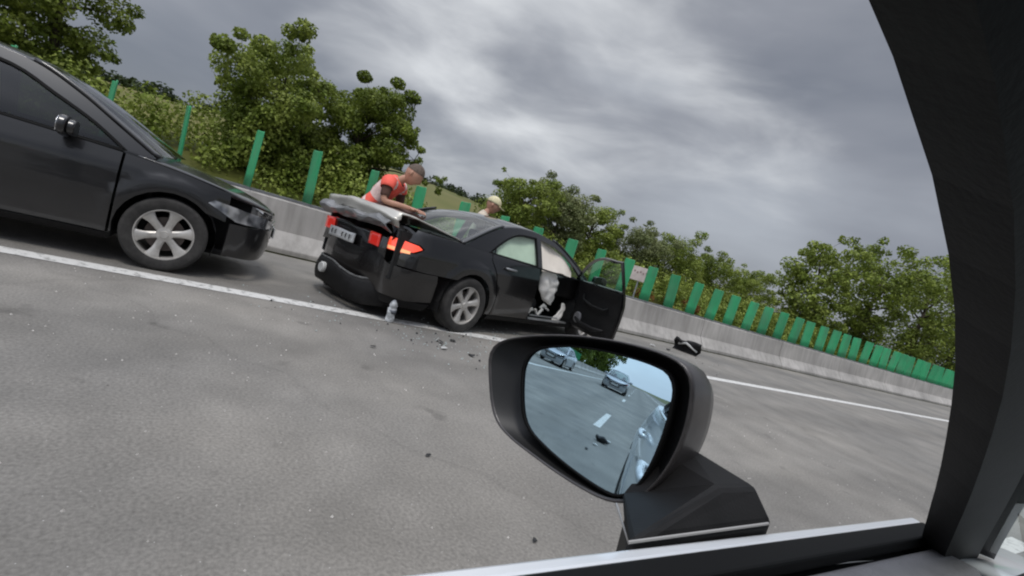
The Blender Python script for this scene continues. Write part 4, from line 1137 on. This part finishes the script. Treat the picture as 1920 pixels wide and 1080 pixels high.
# silver car following, seen in the mirror
car('silver_car', (-1.95, -27.5, 0), R(90), 'silver car with black grille seen only in the door mirror', SILVER2, hatch=True, simple=True, side_glass=DARKGLASS)

car('grey_car', (-6.2, -24.5, 0), R(92), 'grey car by the white line, seen only at the top left of the door mirror', SILVER2, simple=True, side_glass=DARKGLASS)
# ------------------------------------------------------------------ own car
own = car('silver_car', (.615, -1.54, 0), R(90), 'pale silver car the picture is taken from, its door mirror filling the lower right', SILVERP, own=True)
own.scale = (1, 1, .922)
MIR = Vector((-.4258, .4452, .9264)); mn = Vector((.3265, -.9414, .0849)).normalized()
e1 = Vector((.9448, .3277, 0)); e2 = mn.cross(e1); e2 = e2 if e2.z > 0 else -e2
Gp = [(-0.1298, 0.0079), (-0.1309, 0.0304), (-0.1205, 0.0474), (-0.0995, 0.0593), (-0.072, 0.0704), (-0.0405, 0.0784), (-0.0101, 0.0841), (0.0226, 0.0882), (0.0474, 0.0891), (0.0637, 0.0862), (0.0754, 0.0724), (0.0799, 0.0479), (0.0819, 0.0191), (0.0811, -0.0145), (0.0764, -0.0417), (0.0701, -0.058), (0.0601, -0.0692), (0.0457, -0.0741), (0.0188, -0.0748), (-0.0197, -0.0721), (-0.0582, -0.066), (-0.0892, -0.0566), (-0.1096, -0.036)]
Hp = [(-0.1878, -0.0073), (-0.1947, 0.0116), (-0.1917, 0.0266), (-0.1783, 0.0409), (-0.1485, 0.0576), (-0.1106, 0.0736), (-0.0702, 0.0873), (-0.0316, 0.0974), (0.0051, 0.1043), (0.0333, 0.1077), (0.0621, 0.1084), (0.0836, 0.1036), (0.0973, 0.0884), (0.1047, 0.0626), (0.1082, 0.0321), (0.1063, -0.001), (0.0993, -0.0308), (0.0883, -0.0547), (0.0707, -0.0724), (0.0489, -0.0819), (0.0194, -0.0858), (-0.0221, -0.0867), (-0.0688, -0.0845), (-0.1103, -0.0806), (-0.1404, -0.0708), (-0.1635, -0.0481)]
pod = bpy.data.objects.new('side_mirror', None); link(pod)
def rs_loop(pts, n=72):
    pts = spline(pts, 5, True)
    L_ = [0]
    for i in range(len(pts)): L_.append(L_[-1] + math.dist(pts[i], pts[(i + 1) % len(pts)]))
    o_ = []
    for k in range(n):
        t = L_[-1] * k / n
        i = max(j for j in range(len(L_)) if L_[j] <= t); i = min(i, len(pts) - 1)
        f_ = (t - L_[i]) / (L_[i + 1] - L_[i]); a, b = pts[i], pts[(i + 1) % len(pts)]
        o_.append((a[0] + (b[0] - a[0]) * f_, a[1] + (b[1] - a[1]) * f_))
    # start at leftmost angle for alignment
    cx = sum(p[0] for p in o_) / n; cy = sum(p[1] for p in o_) / n
    k0 = min(range(n), key=lambda i: abs(math.atan2(o_[i][1] - cy, -(o_[i][0] - cx))))
    return [o_[(k0 + i) % n] for i in range(n)]
Gl = rs_loop(Gp); Hl = rs_loop(Hp)
def M3(a, b, d): return MIR + e1 * a + e2 * b + mn * d
# glass: very gently convex mirror
GN = 72
gc = (sum(p[0] for p in Gl) / GN, sum(p[1] for p in Gl) / GN)
vs = [M3(gc[0], gc[1], 0)]; fs = []
RC = 3.2
def sag(a, b): return -((a - gc[0]) ** 2 + (b - gc[1]) ** 2) / (2 * RC)
rings_ = 8
for r_ in range(1, rings_ + 1):
    for a, b in Gl:
        x = gc[0] + (a - gc[0]) * r_ / rings_; y = gc[1] + (b - gc[1]) * r_ / rings_
        vs.append(M3(x, y, sag(x, y)))
for i in range(GN): fs.append((0, 1 + i, 1 + (i + 1) % GN))
for r_ in range(rings_ - 1):
    for i in range(GN): a = 1 + r_ * GN + i; b = 1 + r_ * GN + (i + 1) % GN; fs.append((a, a + GN, b + GN, b))
MIRM = mat('mirror_silvering', (.58, .80, .94), .012, 1)
mg = mk('mirror_glass', vs, fs, MIRM, pod, smooth=True)
# glass backing plate edge
def band(name, loopsd, m, par, cap=False, smooth=True, ang=40):
    n = len(loopsd[0][0]); vs = []
    for lp, d in loopsd:
        for i, (a, b) in enumerate(lp): vs.append(M3(a, b, d if not callable(d) else d(a, b)))
    fs = [(k * n + i, k * n + (i + 1) % n, (k + 1) * n + (i + 1) % n, (k + 1) * n + i) for k in range(len(loopsd) - 1) for i in range(n)]
    if cap: fs.append(tuple((len(loopsd) - 1) * n + i for i in range(n)))
    return mk(name, vs, fs, m, par, smooth=smooth)
def sc_loop(lp, k, c=None, sh=(0, 0)):
    c = c or (sum(p[0] for p in lp) / len(lp), sum(p[1] for p in lp) / len(lp))
    return [(c[0] + (a - c[0]) * k + sh[0], c[1] + (b - c[1]) * k + sh[1]) for a, b in lp]
def lerp_loop(A, B, t): return [(a[0] + (b[0] - a[0]) * t, a[1] + (b[1] - a[1]) * t) for a, b in zip(A, B)]
G_out = sc_loop(Gl, 1.03)
band('glass_rim', [(G_out, -.022), (G_out, .0005), (sc_loop(Gl, .995), .0012), (sc_loop(Gl, .99), -.001)], SEAL, pod)
# housing bezel: funnel from the rim to the glass
band('inner_bezel', [(sc_loop(Hl, .965), .006), (lerp_loop(Hl, G_out, .45), -.008), (lerp_loop(Hl, G_out, .85), -.018), (sc_loop(Gl, .93), -.024)], mat('bezel_black', (.007, .007, .007), .5), pod)
HOUSM = mat('mirror_shell', (.042, .037, .036), .4, coat=.25, var=.25, vscale=30, coatr=.2)
shell = band('housing', [(sc_loop(Hl, .962), .004), (sc_loop(Hl, .975), .011), (sc_loop(Hl, .995), .008), (Hl, .0), (sc_loop(Hl, 1.005), -.02), (sc_loop(Hl, .99, sh=(.005, 0)), -.05), (sc_loop(Hl, .90, sh=(.012, 0)), -.09), (sc_loop(Hl, .72, sh=(.02, 0)), -.118), (sc_loop(Hl, .40, sh=(.025, 0)), -.132)], HOUSM, pod, cap=True)
# foot: stalk joining the housing with the door
foot = MB()
fv = [(-.248, .336, .80), (-.248, .56, .80), (-.355, .56, .85), (-.350, .465, .848),
      (-.246, .338, .893), (-.246, .56, .900), (-.368, .56, .872), (-.362, .455, .860),
      (-.275, .490, .925), (-.275, .56, .925), (-.375, .56, .925), (-.375, .505, .915)]
ff = [(0, 1, 2, 3), (0, 4, 5, 1), (1, 5, 6, 2), (2, 6, 7, 3), (3, 7, 4, 0), (4, 8, 9, 5), (5, 9, 10, 6), (6, 10, 11, 7), (7, 11, 8, 4), (8, 11, 10, 9)]
foot.add(fv, ff)
foot.build('mirror_foot', PLAST, pod, bevel=.006)
MB().tube([(-.340, .425, .865), (-.246, .337, .894), (-.246, .55, .8995)], .0016, 6).build('foot_seam', mat('pale_seam', (.35, .34, .33), .4), pod)
pod.parent = own
pod.matrix_parent_inverse = (Matrix.Translation(own.location) @ Matrix.Rotation(R(90), 4, 'Z') @ Matrix.Diagonal((1, 1, .922, 1))).inverted()
# inner side of the driver's door: seal and door card under the window opening
def own_in(name, mb, m, **k):
    o_ = mb.build(name, m, own, **k); o_.matrix_parent_inverse = pod.matrix_parent_inverse; return o_
xo = -.243
bz = .8845
mb = MB(); mb.box((xo + .006, .20, bz + .001), (.013, 1.5, .010)); own_in('sill_moulding', mb, SILVERP, bevel=.003)
mb = MB(); mb.box((xo + .0265, .20, bz - .001), (.028, 1.5, .016)); own_in('window_seal', mb, SEAL, bevel=.003)
cp = [(xo + .042, .30), (xo + .042, .872), (xo + .050, .880), (xo + .090, .882), (xo + .108, .868), (xo + .115, .70), (xo + .17, .66), (xo + .17, .62), (xo + .11, .58), (xo + .10, .30)]
mb = MB(); mb.prism(cp, -.5, .90, lambda a, b, d: (a, d, b)); own_in('door_card', mb, GREYTRIM, smooth=True, ang=40, bevel=.004)
# ------------------------------------------------------------------ people
def skin_mesh(name, joints, edges, m, parent, sub=2, root=0, extra=None):
    """joints: name -> (co, radius or (rx,ry))"""
    ks = list(joints); me = bpy.data.meshes.new(name)
    me.from_pydata([joints[k][0] for k in ks], [(ks.index(a), ks.index(b)) for a, b in edges], [])
    o = bpy.data.objects.new(name, me); COL.objects.link(o)
    md = o.modifiers.new('skin', 'SKIN'); md.use_smooth_shade = True; md.branch_smoothing = .6
    for i, k in enumerate(ks):
        r_ = joints[k][1]; r_ = r_ if isinstance(r_, tuple) else (r_, r_)
        me.skin_vertices[0].data[i].radius = r_; me.skin_vertices[0].data[i].use_root = (i == root)
    s = o.modifiers.new('sub', 'SUBSURF'); s.levels = sub; s.render_levels = sub
    dg = bpy.context.evaluated_depsgraph_get(); dg.update()
    nm = bpy.data.meshes.new_from_object(o.evaluated_get(dg))
    bpy.data.objects.remove(o)
    if extra:
        bm = bmesh.new(); bm.from_mesh(nm)
        for e_ in extra:
            t_ = bpy.data.meshes.new('t'); t_.from_pydata([tuple(v) for v in e_.v], [], e_.f); bm.from_mesh(t_); bpy.data.meshes.remove(t_)
        bm.to_mesh(nm); bm.free()
    nm.materials.clear(); nm.materials.append(m)
    nm.polygons.foreach_set('use_smooth', [True] * len(nm.polygons))
    return link(bpy.data.objects.new(name, nm), parent)

def head_mb(c, tilt, sc=1.1):
    """face looks along +x, tilt pitches it down"""
    mb = MB(); vs = []; n, k = 20, 24
    Rm = Matrix.Rotation(tilt, 3, 'Y')
    for i in range(n + 1):
        th = math.pi * i / n
        for j in range(k):
            ph = 2 * math.pi * j / k
            x, y, z = math.sin(th) * math.cos(ph), math.sin(th) * math.sin(ph), math.cos(th)
            X, Y, Z = x * .098, y * .076, z * .118
            if z < -.1: X *= 1 - .10 * (-z); Y *= 1 - .30 * (-z - .1)
            if z < 0 and x < 0: X *= 1 - .25 * -z
            f = max(0, x)
            nose = math.exp(-((y / .20) ** 2 + ((z + .12) / .22) ** 2)) * f
            X += .024 * nose
            X -= .010 * math.exp(-(((abs(y) - .38) / .2) ** 2 + ((z - .08) / .14) ** 2)) * f      # eye sockets
            X += .006 * math.exp(-((z - .25) / .1) ** 2) * f                                      # brow
            X += .007 * math.exp(-((y / .35) ** 2 + ((z + .48) / .07) ** 2)) * f                  # lips
            X -= .005 * math.exp(-((y / .35) ** 2 + ((z + .60) / .06) ** 2)) * f
            X += .012 * math.exp(-((y / .3) ** 2 + ((z + .80) / .14) ** 2)) * f                   # chin
            vs.append(Vector(c) + Rm @ (Vector((X, Y, Z)) * sc))
    fs = [(i * k + j, (i + 1) * k + j, (i + 1) * k + (j + 1) % k, i * k + (j + 1) % k) for i in range(n) for j in range(k)]
    mb.add(vs, fs)
    for s in (-1, 1):   # ears
        e_ = []
        for j in range(10):
            a = 2 * math.pi * j / 10; e_.append((-.005 + .020 * math.cos(a), .032 * math.sin(a)))
        mb.prism(e_, 0, .012, lambda a, b, d: Vector(c) + Rm @ (Vector((a, s * (.072 + d), b + .0)) * sc))
    return mb, Rm

def hand_joints(J, E, pre, wrist, dirv, upv, side):
    """palm and five curled fingers rooted at the wrist joint"""
    w = Vector(wrist); d = Vector(dirv).normalized(); u_ = Vector(upv); u_ = (u_ - d * u_.dot(d)).normalized(); s = d.cross(u_) * side
    J[pre + 'palm'] = (w + d * .05, (.034, .017)); E.append((pre + 'wrist', pre + 'palm'))
    for i, (off, ln) in enumerate([(-.030, .070), (-.011, .082), (.011, .078), (.030, .062)]):
        a = w + d * .088 + s * off
        J[f'{pre}f{i}a'] = (a, .0105); J[f'{pre}f{i}b'] = (a + d * ln * .45 - u_ * .008, .0095)
        J[f'{pre}f{i}c'] = (a + d * ln * .85 - u_ * .032, .008)
        E += [(pre + 'palm', f'{pre}f{i}a'), (f'{pre}f{i}a', f'{pre}f{i}b'), (f'{pre}f{i}b', f'{pre}f{i}c')]
    J[pre + 't1'] = (w + d * .035 - s * .040, .012); J[pre + 't2'] = (w + d * .075 - s * .056 - u_ * .012, .0095)
    E += [(pre + 'palm', pre + 't1'), (pre + 't1', pre + 't2')]

def person(loc, rz, label, P, mats, headtilt, vest=False, cap=None, group=None):
    root = empty('person', loc, rz, label, 'person', group)
    J = {}; E = []
    V = Vector
    hip, chest, neck, head = V(P['hip']), V(P['chest']), V(P['neck']), V(P['head'])
    J['pelvis'] = (hip, (.13, .10)); J['waist'] = (hip.lerp(chest, .45), (.125, .10)); J['chest'] = (chest, (.155, .115)); J['neck'] = (neck, .056); J['nk2'] = (neck.lerp(head, .6), .056)
    E += [('pelvis', 'waist'), ('waist', 'chest'), ('chest', 'neck'), ('neck', 'nk2')]
    for s, pre in ((1, 'l_'), (-1, 'r_')):
        sh = V((P['sh'][0], s * .185, P['sh'][1])); el = V(P['el']); el.y *= s; wr = V(P['wr']); wr.y *= s
        J[pre + 'sh'] = (sh, .058); J[pre + 'el'] = (el, .042); J[pre + 'wrist'] = (wr, .028)
        E += [('chest', pre + 'sh'), (pre + 'sh', pre + 'el'), (pre + 'el', pre + 'wrist')]
        hand_joints(J, E, pre, wr, wr - el, (0, 0, 1), s)
        hp = V((hip.x, s * .095, hip.z - .05)); kn = V((P['kn'][0], s * .12, P['kn'][1])); an = V((P['an'][0], s * .13, .09))
        J[pre + 'hp'] = (hp, .085); J[pre + 'kn'] = (kn, .056); J[pre + 'an'] = (an, .038); J[pre + 'toe'] = (an + V((.15, 0, -.05)), (.042, .03))
        E += [('pelvis', pre + 'hp'), (pre + 'hp', pre + 'kn'), (pre + 'kn', pre + 'an'), (pre + 'an', pre + 'toe')]
    hm, Rm = head_mb(head, headtilt)
    skin_mesh('body', J, E, SKIN, root, 2, 0, [hm])
    # clothes: shells lifted off the body surface, cut at neckline, cuffs and hems
    bo = [c_ for c_ in root.children if c_.name.split('.')[0] == 'body'][0].data
    segs = [(a, b, J[a][0], J[b][0]) for a, b in E] + [('nk2', 'head', J['nk2'][0], head)]
    vinfo = []
    for v_ in bo.vertices:
        best = None
        for a, b, pa, pb in segs:
            d_ = pb - pa; t_ = max(0, min(1, (v_.co - pa).dot(d_) / (d_.length_squared or 1))); ds = (v_.co - (pa + d_ * t_)).length
            r_a = J[a][1] if a in J else .09; r_b = J[b][1] if b in J else .11
            r_a = r_a[0] if isinstance(r_a, tuple) else r_a; r_b = r_b[0] if isinstance(r_b, tuple) else r_b
            ds -= r_a * (1 - t_) + r_b * t_
            if best is None or ds < best[0]: best = (ds, a, b, t_)
        vinfo.append(best[1:])
    def shell(name, keep, grow, m_):
        fsel = [p_ for p_ in bo.polygons if sum(keep(*vinfo[i]) for i in p_.vertices) * 2 > len(p_.vertices)]
        ids = sorted({i for p_ in fsel for i in p_.vertices}); mp_ = {q: k for k, q in enumerate(ids)}
        vs_ = [bo.vertices[i].co + bo.vertices[i].normal * grow + nvec(bo.vertices[i].co, 9, grow * .45, 3) for i in ids]
        return mk(name, vs_, [tuple(mp_[i] for i in p_.vertices) for p_ in fsel], m_, root, smooth=True, solid=.006)
    tor = {('pelvis', 'waist'), ('waist', 'chest')}
    def is_shirt(a, b, t): return (a, b) in tor or (a == 'chest' and b in ('l_sh', 'r_sh')) or (a == 'chest' and b == 'neck' and t < .45) or (a in ('l_sh', 'r_sh') and t < P.get('slv', .8))
    def is_tr(a, b, t): return (a == 'pelvis' and b.endswith('hp')) or a.endswith('_hp') or (a.endswith('_kn') and t < .93) or ((a, b) == ('pelvis', 'waist') and t < .12)
    def is_vest(a, b, t): return ((a, b) == ('pelvis', 'waist') and t > .0) or (a, b) == ('waist', 'chest') or (a == 'chest' and b in ('l_sh', 'r_sh')) or (a == 'chest' and b == 'neck' and t < .25) or (a in ('l_sh', 'r_sh') and t < .45)
    shell('shirt', is_shirt, .010, mats[0])
    shell('trousers', is_tr, .013, mats[1])
    for pre in ('l_', 'r_'):
        a = J[pre + 'an'][0]
        mb = MB(); mb.box(a + V((.055, 0, -.045)), (.28, .10, .085)); mb.build('boot', PLAST, root, bevel=.03)
    if vest:
        vst = shell('vest', is_vest, .028, VEST)
        vst.data.materials.append(REFL); ax = (chest - hip).normalized(); ln = (chest - hip).length
        for pl_ in vst.data.polygons:
            c_ = pl_.center; t_ = (c_ - hip).dot(ax) / ln
            if abs(t_ - .20) < .055 or abs(t_ - .52) < .05 or (t_ > .55 and abs(abs(c_.y) - .13) < .022): pl_.material_index = 1
    if cap:
        mb = MB(); vs = []; n, k = 7, 20
        for i in range(n + 1):
            th = (math.pi / 2 - .05) * i / n
            for j in range(k):
                ph = 2 * math.pi * j / k
                vs.append(head + Rm @ V((math.sin(th) * math.cos(ph) * .118 - .004, math.sin(th) * math.sin(ph) * .095, .024 + math.cos(th) * .122)))
        mb.add(vs, [(i * k + j, (i + 1) * k + j, (i + 1) * k + (j + 1) % k, i * k + (j + 1) % k) for i in range(n) for j in range(k)])
        cp_ = mb.build('cap', cap, root, smooth=True, solid=.004)
        br = [(.09, -.075), (.13, -.07), (.18, -.045), (.195, 0), (.18, .045), (.13, .07), (.09, .075)]
        mb = MB(); mb.prism(br, .018, .026, lambda a, b, d: head + Rm @ V((a, b, d - (a - .09) * .18))); mb.build('cap_brim', cap, cp_)
    else:
        mb = MB(); vs = []; n, k = 8, 20
        for i in range(n + 1):
            for j in range(k):
                ph = 2 * math.pi * j / k
                th = (1.05 + .45 * (1 - math.cos(ph)) / 2) * i / n
                vs.append(head + Rm @ (V((math.sin(th) * math.cos(ph) * .1125, math.sin(th) * math.sin(ph) * .0875, math.cos(th) * .1335 + .001)) + nvec((i, j, 0), .9, .002)))
        mb.add(vs, [(i * k + j, (i + 1) * k + j, (i + 1) * k + (j + 1) % k, i * k + (j + 1) % k) for i in range(n) for j in range(k)])
        mb.build('hair', HAIR, root, smooth=True)
    return root
pm = person((-6.28, 1.40, 0), R(52), 'man in an orange-red reflective vest bending over the boot of the crashed car',
       dict(hip=(.08, 0, .97), chest=(.30, 0, 1.27), neck=(.40, 0, 1.385), head=(.52, 0, 1.475), sh=(.34, 1.33), el=(.36, .25, 1.09), wr=(.60, .14, 1.10), kn=(.06, .53), an=(-.02, 0)),
       (SHIRTD, TROUS), R(34), vest=True)
pm.scale = (1.1, 1.1, 1.1)
p2 = person((-6.93, 3.44, -.0), R(60), 'person in a pale cap and light shirt standing behind the roof of the crashed car',
       dict(hip=(-.10, 0, .96), chest=(-.04, 0, 1.34), neck=(.02, 0, 1.465), head=(.08, 0, 1.595), sh=(-.03, 1.40), el=(.02, .27, 1.14), wr=(.22, .22, 1.02), kn=(-.04, .52), an=(-.08, 0)),
       (SHIRTL, BLUEJ), R(12), cap=CAPM)
p2.scale = (1.05, 1.05, 1.05)

# dark jacket bundled on the boot under his hands
vs = []
for i in range(11):
    for j in range(9):
        s = -1 + 2 * i / 10; t = -1 + 2 * j / 8
        p = Vector((s * .30, t * .16, .05 * (1 - s ** 4) * (1 - t ** 4))); vs.append(p + nvec(p, 7, .03, 4))
jk = mk('jacket', vs, [(i * 9 + j, (i + 1) * 9 + j, (i + 1) * 9 + j + 1, i * 9 + j + 1) for i in range(10) for j in range(8)], SHIRTD, None, smooth=True, solid=.02)
pj = wc + h_ * -.35 + l_ * .35; jk.location = (pj.x, pj.y, 1.13); jk.rotation_euler = (0, 0, R(80))
tag(jk, 'dark folded jacket lying on the boot under the hands of the man in the vest', 'jacket')

# ------------------------------------------------------------------ bottle and debris
bt = empty('water_bottle', (-4.79, 1.66, .004), 0, 'crumpled clear plastic bottle standing on the white line by the bumper', 'bottle')
PET = mat('crumpled_pet', (.62, .64, .65), .15, 0, coat=1, var=.3, vscale=25, bump=1, bscale=30)
mb = MB(); pr = [(0, 0), (.042, 0), (.046, .02), (.045, .06), (.038, .075), (.046, .09), (.045, .15), (.036, .165), (.045, .18), (.044, .22), (.03, .26), (.016, .28), (.015, .30)]
mb.lathe(pr, 18, 'z'); mb.v = [v + nvec(v, 18, .010, 2) for v in mb.v]
b1 = mb.build('bottle_body', PET, bt, smooth=True)
mb = MB(); mb.lathe([(.0, .0), (.0475, .0), (.0475, .045), (0, .045)], 18, 'z', (0, 0, .10)); mb.build('bottle_label', mat('bottle_wrap', (.12, .13, .15), .4, var=.5, vscale=40), b1, smooth=True)
MB().lathe([(0, .322), (.017, .322), (.018, .30), (0, .30)], 14, 'z').build('bottle_cap', mat('dark_cap', (.03, .03, .035), .4), bt, smooth=True)
bt.rotation_euler = (R(2), R(9), 0)

def shard(x, y, s, m, seed, label, flat=.35, name='debris_shard', grp='broken car pieces on the road'):
    r_ = random.Random(seed); n = r_.randint(5, 7); vs = []
    for k in range(n):
        a = 2 * math.pi * k / n + r_.uniform(-.3, .3); d = s * r_.uniform(.5, 1.1); vs.append(Vector((math.cos(a) * d, math.sin(a) * d * .6, r_.uniform(0, flat) * s)))
    t = [v * .8 + Vector((0, 0, s * flat * .5)) for v in vs]
    mb = MB(); mb.add(vs + t, [tuple(range(n))[::-1], tuple(range(n, 2 * n))] + [(i, (i + 1) % n, (i + 1) % n + n, i + n) for i in range(n)])
    o_ = mb.build(name, m); o_.location = (x, y, .006); o_.rotation_euler = (0, 0, r_.uniform(0, 6))
    return tag(o_, label, 'debris', grp)
shard(-2.03, 1.09, .022, DEBB, 1, 'small black piece alone in the middle of the lane')
shard(-1.37, 1.31, .020, DEBB, 2, 'small dark chip lying on the road just above the window sill')
shard(-3.76, 1.24, .035, DEBB, 3, 'black shard left of the bottle on the near side of the white line')
shard(-4.25, 2.05, .06, DEBB, 4, 'larger black shard in front of the rear wheel')
shard(-4.40, 2.25, .05, DEBB, 5, 'black shard beside the white line next to the rear wheel')
shard(-4.05, 2.0, .045, DEBW, 6, 'pale shard lying between the black shards by the rear wheel')
shard(-3.95, 2.25, .055, DEBB, 7, 'black shard nearest the camera below the rear wheel')
shard(-6.9, 8.1, .10, DEBW, 8, 'pale broken piece on the road right of the open door')
shard(-6.8, 8.5, .09, DEBB, 9, 'black broken piece on the road right of the open door')
shard(-6.3, 7.6, .06, DEBB, 12, 'small black piece on the road just beyond the mirror')
# crumpled bumper corner at the right
bp_ = empty('torn_bumper', (-7.0, 9.3, 0), R(20), 'crumpled dark bumper piece lying on the road in front of the barrier', 'bumper')
vs = []
for i in range(9):
    for j in range(7):
        p = Vector((-.3 + .6 * i / 8, .06 * math.sin(j), .02 + .26 * j / 6)); vs.append(p + nvec(p, 6, .09, 3))
mk('bumper_skin', vs, [(i * 7 + j, (i + 1) * 7 + j, (i + 1) * 7 + j + 1, i * 7 + j + 1) for i in range(8) for j in range(6)], PLAST, bp_, solid=.012)
mb = MB(); mb.tube([(-.2, .05, .15), (0, -.08, .22), (.25, .02, .1)], .025, 6); mb.build('bracket', DEBW, bp_)
# black bag and scraps by the dashed line behind (seen in the mirror)
bg_ = []
for i in range(9):
    for j in range(12):
        th = math.pi * i / 8; ph = 2 * math.pi * j / 12
        p = Vector((math.sin(th) * math.cos(ph) * .22, math.sin(th) * math.sin(ph) * .13, .09 + math.cos(th) * .09)); bg_.append(p + nvec(p, 8, .06, 6))
bgo = mk('black_bag', bg_, [(i * 12 + j, (i + 1) * 12 + j, (i + 1) * 12 + (j + 1) % 12, i * 12 + (j + 1) % 12) for i in range(8) for j in range(12)], DEBB, smooth=True)
bgo.location = (-.62, -4.6, 0); bgo.scale = (.5, .5, .5); tag(bgo, 'small black bag on the road seen in the mirror beside the dashed line', 'bag')
shard(-.66, -4.2, .06, DEBW, 50, 'white scrap just in front of the small black bag in the mirror', name='white_scrap')
shard(-.52, -4.9, .07, DEBW, 51, 'white scrap behind the small black bag in the mirror', name='white_scrap')
shard(-.72, -3.7, .05, DEBB, 52, 'black scrap lowest in the mirror below the black bag')
# loose grit over the near lanes
gr = np.random.default_rng(5); n = 900
gx = gr.uniform(-4.7, -.9, n); gy = gr.uniform(-3, 6, n); gs = gr.uniform(.002, .007, n)
vs = []; fs = []
for x, y, s in zip(gx, gy, gs):
    k = len(vs); vs += [(x - s, y, 0), (x, y - s, 0), (x + s, y, 0), (x, y + s, 0), (x, y, s * 1.3)]; fs += [(k, k + 1, k + 4), (k + 1, k + 2, k + 4), (k + 2, k + 3, k + 4), (k + 3, k, k + 4)]
gro = mk('road_grit', vs, fs, mat('pale_grit', (.42, .40, .37), .8, var=.5, vscale=3)); tag(gro, 'fine pale grit scattered over the near lane', None, None, 'stuff')

for nm, m_, sd, n, lab in (('glass_crumbs', mat('glass_crumb', (.45, .52, .50), .15, coat=1), 21, 420, 'tiny crumbs of broken window glass on the road round the wreck'),
                           ('plastic_crumbs', DEBB, 22, 110, 'tiny black plastic crumbs on the road round the wreck')):
    g_ = np.random.default_rng(sd); vs = []; fs = []
    for q in range(n):
        t_ = g_.random(); x = -4.75 - 1.6 * t_ + g_.normal() * .45; y = 1.2 + 7.2 * t_ + g_.normal() * .7
        if q % 4 == 0: x = -4.3 + g_.normal() * .3; y = 2.1 + g_.normal() * .5
        s_ = g_.uniform(.004, .011) * (1.6 if sd == 22 else 1); k = len(vs); a = g_.uniform(0, 6)
        for w in range(3): vs.append((x + s_ * math.cos(a + w * 2.1), y + s_ * math.sin(a + w * 2.1), .006))
        vs.append((x, y, .006 + s_)); fs += [(k, k + 1, k + 3), (k + 1, k + 2, k + 3), (k + 2, k, k + 3)]
    tag(mk(nm, vs, fs, m_), lab, None, None, 'stuff')
